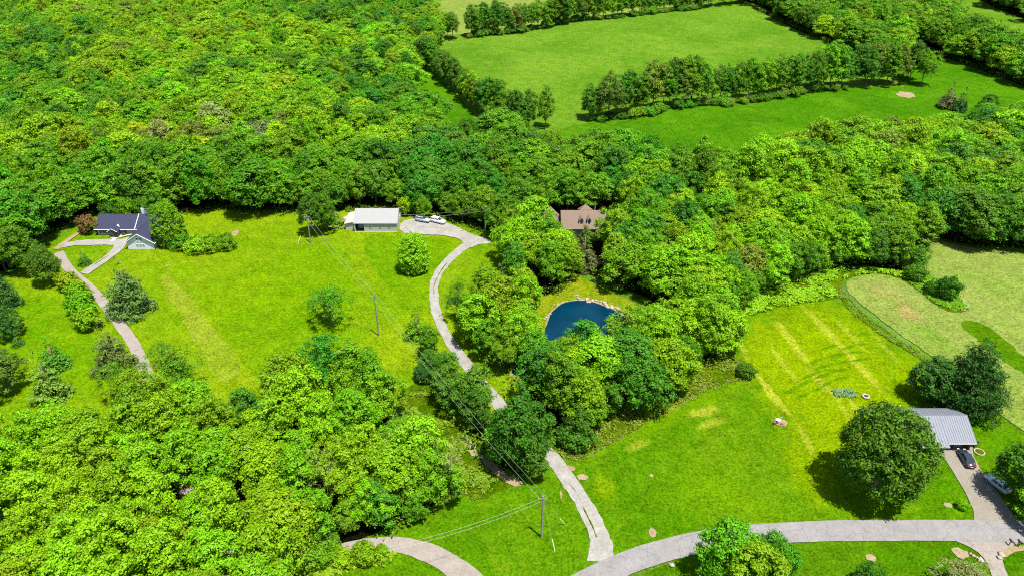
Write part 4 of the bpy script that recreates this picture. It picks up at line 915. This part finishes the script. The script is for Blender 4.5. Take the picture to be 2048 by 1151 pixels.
def window(root, x, z, w, h, y, shutters=False, face='y', n=-1, frame='white'):
    """window in a wall facing -y (face y) or +x (face x); proud frame, sunk pane"""
    def b(mb, u0, z0, u1, z1, d0, d1):
        if face == 'y': mb.box(u0, y-d1, z0, u1, y-d0, z1)
        else: mb.box(y+d0, u0, z0, y+d1, u1, z1)
    f = MB(); t = .09
    for u0, z0, u1, z1 in ((x-w/2-t, z-t, x+w/2+t, z), (x-w/2-t, z+h, x+w/2+t, z+h+t), (x-w/2-t, z, x-w/2, z+h), (x+w/2, z, x+w/2+t, z+h), (x-.03, z, x+.03, z+h)):
        b(f, u0, z0, u1, z1, .003, .06)
    fr = f.build('window', M[frame], root)
    p = MB(); b(p, x-w/2, z, x+w/2, z+h, .004, .03); p.build('pane', M['glass'], fr)
    if shutters:
        for sx in (-1, 1):
            s = MB(); c = x+sx*(w/2+t+.2); b(s, c-.19, z-.05, c+.19, z+h+.05, .005, .07); s.build('shutter', M['shutter'], root)
def ribs(root, quad, n, mat, w=.05, t=.04, name='roof_rib'):
    """raised seams up a roof plate, quad = eave left, eave right, ridge right, ridge left"""
    a, b, c, d = [Vector(q) for q in quad]; nr = (b-a).cross(d-a).normalized(); mb = MB(); u = (b-a).normalized()*w/2
    for i in range(n+1):
        f = i/n; p = a.lerp(b, f); q = d.lerp(c, f)
        mb.slab([p-u+nr*t, p+u+nr*t, q+u+nr*t, q-u+nr*t], t-.004)
    o = mb.build(name, mat, root); o['kind'] = 'stuff'; return o

# ---- ranch house with the blue roof
fl = P(197.5, 470.5); fr_ = P(257, 499); fr2 = P(310, 498.5)
wx0 = fr_[0]; wx1 = fr2[0]; wy = (fr_[1]+fr2[1])/2
hx0 = fl[0]; hy = fl[1]
org = np.array([hx0, hy, 0.0])
H1 = thing('ranch_house', 'low house with slate blue shingle roof and white garage wing at the left', 'house', tuple(org))
ax, ay = 0.0, 0.0
mx1 = wx0-hx0+1.0; ww0 = wx0-hx0; ww1 = wx1-hx0; wyl = wy-hy; D = 8.2; RZ = 4.9
walls_gable(H1, 0, ww1-.02, 0, D, 2.5, RZ, 'x', M['brick_pale'])
walls_gable(H1, ww0, ww1, wyl, 2.0, 2.5, RZ+.05, 'y', M['white'], 'garage_wall')
roof_gable(H1, 0, ww1, 0, D, 2.5, RZ, 'x', .55, M['roof_blue'], 'roof')
roof_gable(H1, ww0, ww1, wyl, D/2, 2.5, RZ+.06, 'y', .6, M['roof_blue'], 'garage_roof', side_over=.3)
# pale trim along the eaves and rakes
tr = MB(); xm = (ww0+ww1)/2; sl = (RZ+.06-2.5)/((ww1-ww0)/2); e = 2.5-sl*.6
for sx in (-1, 1):
    xe = xm+sx*((ww1-ww0)/2+.6)
    tr.tube([(xe, wyl-.33, e-.02), (xm, wyl-.33, RZ+.04)], .09, 4)
tr.tube([(-.55, -.6, 2.5-.55*.58-.06), (ww0-.3, -.6, 2.5-.55*.58-.06)], .08, 4)
tr.tube([(ww1+.6, wyl-.5, e-.05), (ww1+.6, D*.5, e-.05)], .09, 4)
tr.build('fascia', M['white'], H1)
fl_ = MB(); xs = ww0*.90
fl_.tube([(xs, -.5, 2.5-.2+.0), (xs, D/2, RZ+.05)], .10, 4); fl_.build('flashing', M['white'], H1)
ch = MB(); ch.box(ww0*.86+1.0, D/2+.7, 3.5, ww0*.86+3.3, D/2+1.7, 6.3); chim = ch.build('chimney', M['white'], H1)
cp = MB(); cp.box(ww0*.86+1.2, D/2+.85, 6.3, ww0*.86+3.1, D/2+1.5, 6.42); cp.build('flue', M['dark'], chim)
for x in (1.6, 7.3): window(H1, x if x < 3 else 7.4, .75, 1.1, 1.35, 0, True)
window(H1, 3.9, .8, .7, 1.25, 0, True); window(H1, 8.3, .8, .5, 1.3, 0, False)
for x in (xm-.75, xm+.15): window(H1, x+.35, 2.75, .55, .85, wyl, False)
for x in (-.85, 0, .85): window(H1, xm+x, 1.0, .5, .6, wyl, False)
bd = MB(); bd.box(ww0+.02, wyl-.03, 2.2, ww1-.02, wyl-.003, 2.32); bd.build('trim_board', M['siding'], H1)
# porch with its own little gable
pc = MB(); pc.box(4.3, -2.2, 0.02, 7.0, -.003, .35); pc.build('porch_floor', M['brick_pale'], H1)
for x in (4.4, 5.6, 6.9):
    q = MB(); q.box(x-.07, -2.1, .35, x+.07, -1.96, 2.25); q.build('porch_post', M['timber'], H1)
pr = MB(); pr.slab([(7.1, -2.4, 2.3), (7.1, 1.6, 2.3), (5.6, 1.6, 3.3), (5.6, -2.4, 3.3)], .12)
pr.slab([(4.1, 1.6, 2.3), (4.1, -2.4, 2.3), (5.596, -2.4, 3.3), (5.596, 1.6, 3.3)], .12); pr.build('porch_roof', M['roof_blue'], H1)
q = MB(); q.tube([(4.1, -2.43, 2.26), (5.6, -2.43, 3.27), (7.1, -2.43, 2.26)], .07, 4); q.build('porch_fascia', M['white'], H1)
q = MB(); q.box(5.0, -.05, .35, 6.0, -.004, 2.3); q.build('front_door', M['timber'], H1)
q = MB(); q.slab([(6.0, .2, 3.12), (6.7, .2, 2.66), (6.7, 1.2, 2.66), (6.0, 1.2, 3.12)][0:4], .05); q.build('skylight', M['white'], H1)
q = MB(); q.slab([(5.3, -4.2, .3), (6.4, -4.2, .3), (6.4, -2.2, .3), (5.3, -2.2, .3)], .1); q.build('front_walk', M['brick_pale'], H1)
q = MB(); q.tube([(7.05, -2.2, .5), (8.6, -1.0, .5), (10.0, -.3, .5)], .16, 4); q.build('planter_edge', M['brick_pale'], H1)

# ---- white barn
bl = P(711, 462.8); br_ = P(794, 464.6)
BW = br_[0]-bl[0]; org = (bl[0], (bl[1]+br_[1])/2, 0.0); BD = 9.6; BE = 3.0; BR = 5.3
B = thing('barn', 'white metal barn with an open bay and lean-to beside the gravel yard', 'barn', org)
mb = MB(); bay = 2.7
V = [(bay, 0, -.2), (BW, 0, -.2), (BW, 0, BE-.15), (bay, 0, BE-.15), (0, BD, -.2), (BW, BD, -.2), (BW, BD, BE-.15), (0, BD, BE-.15), (BW, BD/2, BR-.15), (0, 0, -.2), (0, 0, BE-.15), (0, BD/2, BR-.15),
     (0, 0, BE-.45), (bay, 0, BE-.45), (bay, 0, BE-.15)]
mb.add(V, [(0, 1, 2, 3), (1, 5, 6, 8, 2), (5, 4, 7, 6), (4, 9, 10, 11, 7), (12, 13, 14, 10)])
mb.build('wall', M['siding'], B)
roof_gable(B, 0, BW, 0, BD, BE, BR, 'x', .3, M['metal_white'], 'roof', .08)
sl = (BR-BE)/(BD/2)
ribs(B, [(-.3, -.3, BE-.3*sl), (BW+.3, -.3, BE-.3*sl), (BW+.3, BD/2, BR), (-.3, BD/2, BR)], 14, M['metal_white'])
q = MB(); q.box(.1, 1.6, 0, bay-.05, 1.7, BE-.5); q.build('bay_back', M['dark'], B)
q = MB(); q.box(.75, 1.50, .55, bay-.3, 1.595, 2.45); q.build('door', M['door_blue'], B)
q = MB(); q.box(bay-.05, .05, 0, bay, 1.6, BE-.5); q.build('bay_side', M['dark'], B)
q = MB(); q.box(-.06, -.08, 0, .12, .08, BE-.45); q.build('post', M['white'], B)
for x in (.36, .66, .93): window(B, bay+(BW-bay)*(x-.17)*1.02, 1.25, .75, .75, 0, False)
window(B, 3.0, 3.2, .7, .7, BW, False, 'x'); window(B, 6.6, 1.1, .8, .9, BW, False, 'x')
q = MB(); q.box(0, -.06, -.1, BW, -.004, .18); q.build('base_board', M['white'], B)
# lean-to
q = MB(); q.add([(-3.0, 1.2, -.2), (-.02, 1.2, -.2), (-.02, 1.2, 2.75), (-3.0, 1.2, 2.1), (-3.0, BD-1.5, -.2), (-3.0, BD-1.5, 2.1)], [(0, 1, 2, 3), (4, 0, 3, 5)]); q.build('lean_to_wall', M['siding'], B)
q = MB(); q.slab([(-3.25, .9, 2.15), (-.05, .9, 2.88), (-.05, BD-1.2, 2.88), (-3.25, BD-1.2, 2.15)], .08); q.build('lean_to_roof', M['metal_old'], B)

# ---- tan roofed house in the wood
c0 = P(1125, 472); H3 = thing('wooded_house', 'house with weathered tan roof and two dormers half hidden in the wood', 'house', (c0[0], c0[1], 0.0))
L3 = P(1209, 472)[0]-c0[0]
walls_gable(H3, 0, L3, 0, 9, 2.8, 6.1, 'x', M['brick_pale'])
roof_gable(H3, 0, L3, 0, 9, 2.8, 6.1, 'x', .5, M['roof_tan'])
walls_gable(H3, -6.2, -.03, 1.0, 8, 2.6, 5.6, 'y', M['brick_pale'], 'garage_wall')
roof_gable(H3, -6.2, -.55, 1.0, 8, 2.6, 5.6, 'y', .5, M['roof_tan'], 'garage_roof')
q = MB(); q.slab([(5.2, 4.5, 6.16), (8.2, 4.5, 6.16), (8.2, 4.55, 6.16), (6.7, 7.5, 7.3), (5.2, 4.55, 6.16)][0:1]+[(9.0, 4.6, 6.16), (6.8, 6.2, 7.3)], .1)
q.slab([(9.0, 4.6, 6.14), (9.0, 8.5, 4.6), (6.8, 6.2, 7.3)], .1); q.slab([(4.7, 8.5, 4.6), (5.2, 4.5, 6.14), (6.8, 6.2, 7.3)], .1); q.build('rear_roof', M['roof_tan'], H3)
for x in (5.4, 7.6):
    d = MB(); d.box(x-.55, .9, 3.2, x+.55, 3.6, 4.75); dm = d.build('dormer', M['white'], H3)
    d = MB(); d.slab([(x+.75, .7, 4.65), (x+.75, 4.0, 4.65), (x, 4.0, 5.35), (x, .7, 5.35)], .08); d.slab([(x-.75, 4.0, 4.65), (x-.75, .7, 4.65), (x-.004, .7, 5.35), (x-.004, 4.0, 5.35)], .08); d.build('dormer_roof', M['roof_tan'], dm)
    d = MB(); d.box(x-.33, .86, 3.55, x+.33, .897, 4.5); d.build('pane', M['glass'], dm)
for x in (2.0, 9.5): window(H3, x, .9, 1.1, 1.3, 0, False)
q = MB(); q.tube([(9.6, 6.2, 5.0), (9.8, 6.2, 6.9)], .12, 6); q.build('vent_pipe', M['steel'], H3)

# ---- grey metal roofed house, lower right
g0 = P(1873, 893.5); g1 = P(1932, 893.5); gb = P(1812, 846)
H4 = thing('brick_house', 'brick house with ribbed light grey metal roof and two garage doors', 'house', (g1[0], g1[1], 0.0))
GX0 = -12.6; GD4 = 7.6; GE = 2.7; GR = 4.5; GL = g0[0]-g1[0]
mb = MB(); ym = GD4/2
mb.add([(GX0, 0, -.2), (.2, 0, -.2), (.2, GD4, -.2), (GX0, GD4, -.2), (GX0, 0, GE-.12), (.2, 0, GE-.12), (.2, GD4, GE-.12), (GX0, GD4, GE-.12), (GX0, ym, GR-.12), (.2, ym, GR-.12)],
       [(0, 1, 5, 4), (1, 2, 6, 9, 5), (2, 3, 7, 6), (3, 0, 4, 8, 7)]); mb.build('wall', M['brick'], H4)
ov = 1.3; s4 = (GR-GE)/ym
q = MB()
q.slab([(GL+1.0, -ov, GE-s4*ov+.15), (.7, -ov, GE-s4*ov+.15), (.7, ym, GR+.15), (GL+1.0, ym, GR+.15)], .1)
q.slab([(GX0-.5, -ov-.8, GE-s4*(ov+.8)+.15), (GL+1.0, -ov-.8, GE-s4*(ov+.8)+.15), (GL+1.0, ym, GR+.15), (GX0-.5, ym, GR+.15)], .1)
q.slab([(.7, GD4+.6, GE-s4*.6+.15), (GX0-.5, GD4+.6, GE-s4*.6+.15), (GX0-.5, ym+.004, GR+.15), (.7, ym+.004, GR+.15)], .1)
q.build('roof', M['metal_grey'], H4)
ribs(H4, [(GL+1.05, -ov, GE-s4*ov+.15), (.65, -ov, GE-s4*ov+.15), (.65, ym, GR+.15), (GL+1.05, ym, GR+.15)], 12, M['metal_grey'], .07, .06)
ribs(H4, [(GX0-.45, -ov-.8, GE-s4*(ov+.8)+.15), (GL+.95, -ov-.8, GE-s4*(ov+.8)+.15), (GL+.95, ym, GR+.15), (GX0-.45, ym, GR+.15)], 16, M['metal_grey'], .07, .06)
ribs(H4, [(.65, GD4+.6, GE-s4*.6+.15), (GX0-.45, GD4+.6, GE-s4*.6+.15), (GX0-.45, ym, GR+.15), (.65, ym, GR+.15)], 28, M['metal_grey'], .07, .06)
q = MB(); q.tube([(GX0-.5, ym, GR+.2), (.7, ym, GR+.2)], .08, 6); q.build('ridge_cap', M['metal_grey'], H4)
q = MB(); q.box(GL+1.0, -ov-.05, GE-s4*ov-.08, .7, -ov-.003, GE-s4*ov+.13); q.build('gutter', M['white'], H4)
for a, b_ in ((GL+.05, GL+2.45), (GL+3.05, GL+5.2)):
    dr = MB()
    for k in range(4): dr.box(a, -.07, .02+k*.53, b_, -.004, .02+k*.53+.51)
    dr.build('garage_door', M['door_grey'], H4)
for x in (GL+2.75, -.15):
    q = MB(); q.box(x-.2, -.85, 0, x+.2, -.45, GE-.5); q.build('brick_pier', M['brick'], H4)
q = MB(); q.tube([(-10.9, 6.6, 3.9), (-10.9, 6.6, 4.7)], .09, 8); q.build('vent_pipe', M['white'], H4)

# ------------------------------------------------------------------ vehicles
def car(label, name, cat, loc, rz, paint, L=4.7, Wd=1.82, Ht=1.45, suv=False):
    t = thing(name, label, cat, loc, rz)
    hw = Wd/2
    # x = width, y = length (front at +y). body sections: y, half width, bottom, shoulder height
    S = [(-L/2, .72, .38, .80), (-L/2+.12, .90, .28, .92), (-L*.34, .985, .25, .95), (-L*.10, 1, .24, .93), (L*.15, 1, .24, .92), (L*.30, .97, .25, .86), (L*.42, .90, .27, .76), (L/2-.06, .78, .32, .66), (L/2, .60, .38, .58)]
    up = .16 if suv else 0
    V = []; F = []
    for y, w, b, s in S:
        w *= hw; s += up; b += up*.5
        V += [(-w*.92, y, b), (-w, y, b+.18), (-w, y, s-.14), (-w*.90, y, s), (w*.90, y, s), (w, y, s-.14), (w, y, b+.18), (w*.92, y, b)]
    for i in range(len(S)-1):
        for k in range(8): F.append((i*8+k, i*8+(k+1) % 8, (i+1)*8+(k+1) % 8, (i+1)*8+k))
    F += [tuple(range(7, -1, -1)), tuple(range((len(S)-1)*8, len(S)*8))]
    MB().add(V, F).build('body', paint, t, True)
    # greenhouse (glass) and roof panel
    r0, r1 = (-L*.44, L*.02) if suv else (-L*.22, L*.06)
    b0, b1 = (-L*.47, L*.20) if suv else (-L*.36, L*.20)
    zs = .92+up; zt = Ht+up*.6; w0 = hw*.88; w1 = hw*.70
    V = [(-w0, b0, zs), (w0, b0, zs), (w0, b1, zs-.03), (-w0, b1, zs-.03), (-w1, r0, zt-.03), (w1, r0, zt-.03), (w1, r1, zt-.03), (-w1, r1, zt-.03)]
    MB().add(V, [(4, 5, 6, 7), (0, 1, 5, 4), (1, 2, 6, 5), (2, 3, 7, 6), (3, 0, 4, 7)]).build('window_glass', M['glass'], t)
    q = MB(); q.slab([(-w1*1.02, r0-.03, zt), (w1*1.02, r0-.03, zt), (w1*1.02, r1+.03, zt), (-w1*1.02, r1+.03, zt)], .05)
    for sx in (-1, 1):
        for (ya, yb) in ((b0, r0), (b1, r1), ((b0+b1)/2-.1, (r0+r1)/2)):
            q.tube([(sx*w0*1.01, ya, zs), (sx*w1*1.02, yb, zt-.03)], .035, 4)
    q.build('roof_panel', paint, t)
    for sx in (-1, 1):
        for y in (-L*.30, L*.31):
            w = MB(); w.tube([(sx*(hw-.20), y, .33), (sx*(hw+.01), y, .33)], .33, 14); wh = w.build('wheel', M['rubber'], t, False)
            w = MB(); w.tube([(sx*(hw+.012), y, .33), (sx*(hw+.03), y, .33)], .19, 10); w.build('rim', M['steel'], wh)
        q = MB(); q.box(sx*hw*.62-.2, L/2-.16, .58+up, sx*hw*.62+.2, L/2-.02, .70+up); q.build('headlight', M['white'], t)
        q = MB(); q.box(sx*hw*.62-.22, -L/2-.02, .70+up, sx*hw*.62+.22, -L/2+.12, .84+up); q.build('tail_light', M['red'], t)
        q = MB(); q.box(sx*(hw+.1)-.08, L*.13, .92+up, sx*(hw+.1)+.08, L*.16, 1.03+up); q.build('mirror', paint, t)
    q = MB(); q.box(-.26, -L/2-.03, .5+up, .26, -L/2+.0, .62+up); q.build('number_plate', M['white'], t)
    return t
M['red'] = m_plain('tail_light_red', (.4, .01, .01), .3)
def paint(name, c, met=.3):
    m = m_plain(name, c, .28, met, var=.02, spec=.5); m.node_tree.nodes['Principled BSDF'].inputs['Coat Weight'].default_value = .6; return m
pd, pw, ps = paint('charcoal_car_paint', (.018, .024, .035)), paint('white_car_paint', (.62, .65, .68), .05), paint('silver_car_paint', (.34, .39, .44), .4)
p = P(1930, 921); a_ = P(1918, 900)-P(1942, 940)
car('dark charcoal sedan parked on the concrete drive', 'sedan', 'car', (p[0], p[1], .22), math.atan2(-a_[0], a_[1]), pd)
p = P(1992, 972); car('silver car half hidden under the tree at the right edge', 'sedan', 'car', (p[0], p[1], .24), math.radians(22), ps, 4.6)
p = P(877, 446.5); car('white car in the open at the right of the two by the barn', 'hatchback', 'car', (p[0], p[1], .26), math.radians(-118), pw, 4.6, 1.82, 1.5, True)
p = P(846, 444); car('white car in the shade of the small tree by the barn', 'hatchback', 'car', (p[0], p[1], .26), math.radians(-112), ps, 4.6, 1.82, 1.5, True)

# ------------------------------------------------------------------ power poles, guys and lines
def pole(px, py, h, label, cross=True, trans=False, rz=0):
    p = P(px, py); t = thing('utility_pole', label, 'utility pole', (p[0], p[1], 0.0), rz, None)
    MB().tube([(0, 0, -.3), (0, 0, h)], [.19, .13], 10).build('shaft', M['pole'], t)
    if cross:
        MB().box(-.75, -.20, h-.55, .75, -.135, h-.43).build('crossarm', M['pole'], t)
        for x in (-.65, .65): MB().tube([(x, -.17, h-.43), (x, -.17, h-.2)], [.06, .04], 6).build('insulator', M['white'], t)
    MB().tube([(0, 0, h), (0, 0, h+.25)], [.05, .04], 6).build('insulator', M['white'], t)
    if trans: MB().tube([(.32, 0, h-1.9), (.32, 0, h-1.15)], .2, 10).build('transformer', M['steel'], t)
    return p, h
K1 = pole(1083, 1073, 9.8, 'wooden utility pole on the grass between the lower drive and gravel drive')
K2 = pole(758, 671, 11.4, 'tall utility pole alone on the lawn above the lower left wood')
K3 = pole(622, 486, 8.8, 'utility pole on the lawn left of the white barn', True, True)
K4 = pole(971, 466, 8.4, 'utility pole in front of the trees at the end of the barn yard', False, True)
def wire(A, za, B_, zb, sag, label, r=.017, n=14, nm='power_line'):
    a = Vector((A[0], A[1], za)); b = Vector((B_[0], B_[1], zb)); pts = []
    for i in range(n+1):
        f = i/n; q = a.lerp(b, f); q.z -= sag*4*f*(1-f); pts.append(q)
    o = MB().tube(pts, r, 4).build(nm, M['cable'])
    return tag(o, label, 'power line' if nm == 'power_line' else 'guy wire')
p1, p2, p3, p4 = K1[0], K2[0], K3[0], K4[0]
for dx, lb in ((-.65, 'left'), (.65, 'right')):
    wire(p1+np.array([dx, -.17, 0]), 9.7, p2+np.array([dx, -.17, 0]), 11.3, 1.6, f'{lb} power line from the roadside pole up to the tall lawn pole')
    wire(p2+np.array([dx, -.17, 0]), 11.3, p3+np.array([dx, -.17, 0]), 8.7, 1.2, f'{lb} power line from the tall lawn pole to the pole near the barn', .022)
far = P(780, 1175)
wire(p1, 9.5, far+np.array([0, 0, 0]), 9.5, 1.0, 'upper line running from the roadside pole off the lower left')
wire(p1, 8.7, far+np.array([0, 0, 0]), 8.7, 1.0, 'lower line running from the roadside pole off the lower left')
bc = np.array([org[0], org[1], 0])
barn_c = np.array([B.location.x+BW, B.location.y+3, 0])
wire(p4, 8.0, barn_c, 4.0, .5, 'upper service line from the yard pole to the white barn')
wire(p4, 7.2, barn_c, 3.2, .6, 'lower service line from the yard pole to the white barn')
for px, py, lb in ((1109, 1101, 'nearer'), (1129, 1047, 'farther')):
    q = P(px, py); wire(p1, 9.3, q, .1, 0, f'{lb} guy wire of the roadside pole', .018, 1, 'guy_wire')
    d = Vector((p1[0]-q[0], p1[1]-q[1], 9.3)).normalized(); qv = Vector((q[0], q[1], .05)); 
    tag(MB().tube([qv+Vector((.06, -.06, 0)), qv+Vector((.06, -.06, 0))+d*2.3], .06, 6).build('guy_guard', M['yellow']), f'pale guard tube on the {lb} guy wire of the roadside pole', 'guy guard')
q = P(596, 487); w3 = Vector((q[0], q[1], .02)); tag(MB().tube([w3, w3+Vector((.9, .8, 2.2))], .05, 6).build('guy_guard', M['yellow']), 'pale guard tube leaning on the lawn beside the barn side pole', 'guy guard')

# ------------------------------------------------------------------ small yard things
p = P(1731, 793.5); t = thing('fire_ring', 'round pale fire ring on the yellow lawn', 'fire pit', (p[0], p[1], .12))
MB().torus((0, 0, .16), .62, .2, 20, 8).build('ring', M['stone'], t, True)
MB().tube([(0, 0, .0), (0, 0, .06)], .55, 16).build('ash_bed', M['dark'], t)
p = P(1958, 904.5); t = thing('flower_bed', 'round stone edged flower bed right of the parked sedan', 'flower bed', (p[0], p[1], .1))
for k in range(16):
    a = 2*math.pi*k/16; MB().box(-.17, -.1, 0, .17, .1, .2).build('stone', M['stone'], t)
    st = t.children[-1]; st.location = (math.cos(a)*.85, math.sin(a)*.85, 0); st.rotation_euler = (0, 0, a+math.pi/2)
    if k == 0: sm0 = st.data
    else:
        bpy.data.meshes.remove(st.data) if False else None; st.data = sm0
MB().tube([(0, 0, .0), (0, 0, .07)], .8, 16).build('soil', M['rough'], t)
p = P(1555, 846); t = thing('yard_ornament', 'small birdbath and ornaments on a bare spot of the lawn', 'garden ornament', (p[0], p[1], .15))
MB().tube([(0, 0, 0), (0, 0, .8), (0, 0, .88)], [.16, .1, .45], 10).build('birdbath', M['white'], t)
MB().tube([(-.7, .2, 0), (-.7, .2, 1.5)], .05, 6).build('post', M['steel'], t)
MB().box(-1.0, -.5, 0, -.5, -.1, .5).build('crate', M['timber'], t)
MB().box(.3, -.7, 0, .9, -.3, .3).build('edging', M['brick'], t)
MB().tube([(.6, .4, 0), (.6, .4, 1.1), (.9, .4, 1.3)], .06, 6).build('hook', M['white'], t)
# garden bed with leafy rows
p = P(1688, 787)
tufts('garden_plants', np.array([p[:2]+np.array([dx*.5, dy*.5]) for dx in range(-4, 5) for dy in range(-2, 3)]), .5, .4, M['leaf'], (.10, .17, .07), 'small vegetable patch with bluish leaves on the yellow lawn', 7, 12, .3)
def mailbox(px, py, label, rz=0):
    p = P(px, py); t = thing('mailbox', label, 'mailbox', (p[0], p[1], .1), rz)
    MB().box(-.05, -.05, 0, .05, .05, 1.05).build('post', M['timber'], t)
    mb = MB(); prof = [(-.12, 1.05), (.12, 1.05), (.12, 1.22), (.07, 1.31), (-.07, 1.31), (-.12, 1.22)]
    V = [(x, -.35, z) for x, z in prof]+[(x, .35, z) for x, z in prof]
    mb.add(V, [tuple(range(6)), tuple(range(11, 5, -1))]+[(i, i+6, (i+1) % 6+6, (i+1) % 6) for i in range(6)]); mb.build('box', M['rubber'], t)
mailbox(2017, 1090, 'left black mailbox by the side road mouth', .15); mailbox(2033, 1091, 'right black mailbox by the side road mouth', -.1)
mailbox(2036, 1093, 'black newspaper box beside the right mailbox', .5)
p = P(1902, 893); t = thing('garage_hose', 'coiled hose against the middle brick pier of the garage', 'hose', (p[0], p[1]-1.0, .24)); MB().torus((0, 0, .05), .28, .06, 14, 6).build('coil', M['timber'], t)
p = P(1722, 822); t = thing('flat_trailer', 'small grey trailer corner poking out behind the largest tree', 'trailer', (p[0]+1.1, p[1], 0)); MB().box(-1.2, -.6, .4, 1.2, .6, .5).build('bed', M['metal_grey'], t)
for sx in (-.6, .6): MB().tube([(sx, -.7, .3), (sx, -.55, .3)], .3, 10).build('wheel', M['rubber'], t)
# barn side clutter
p = P(680, 447)
for k, (dx, dy, m) in enumerate([(0, 0, 'timber'), (.9, .5, 'soil'), (.3, 1.4, 'timber'), (1.4, 1.7, 'siding')]):
    t = tag(MB().box(-.6, -.4, 0, .6, .4, .5+.15*k).build('lumber_pile', M[m]), ['nearest', 'second', 'third', 'farthest'][k]+' pile of boards left of the barn lean-to', 'lumber pile'); t.location = (p[0]+dx, p[1]+dy, .1); t.rotation_euler = (0, 0, .4*k)
# fence along the hay field
pts = densify(PP([(1683, 581), (1722, 626), (1790, 676), (1850, 714)]), 4.0, 0, 1, closed=False)
fz = thing('wire_fence', 'low wire fence with thin posts along the hay field edge', 'fence', (pts[0][0], pts[0][1], 0))
for q in pts:
    o = MB().box(-.05, -.05, 0, .05, .05, 1.25).build('fence_post', M['pole'], fz); o.location = (q[0]-pts[0][0], q[1]-pts[0][1], 0)
for z in (.5, .9, 1.2):
    MB().tube([(q[0]-pts[0][0], q[1]-pts[0][1], z) for q in pts], .012, 4).build('fence_wire', M['steel'], fz)

# ------------------------------------------------------------------ labels of look-alikes: count them from the left
def px_of(o):
    v = cam.matrix_basis.inverted() @ o.location; return v.x/-v.z
ORD = 'first second third fourth fifth sixth seventh eighth ninth tenth eleventh twelfth thirteenth fourteenth fifteenth sixteenth seventeenth eighteenth nineteenth twentieth'.split()
ORD += ['twenty '+q for q in ORD[:9]]+['thirtieth']
same = {}
for o in COL.objects:
    if o.get('category') and o.get('label'): same.setdefault(o['label'], []).append(o)
for lb, os_ in same.items():
    if 1 < len(os_) <= 30:
        os_.sort(key=px_of)
        for k, o in enumerate(os_): o['label'] = f'{lb}, {ORD[k]} from left'
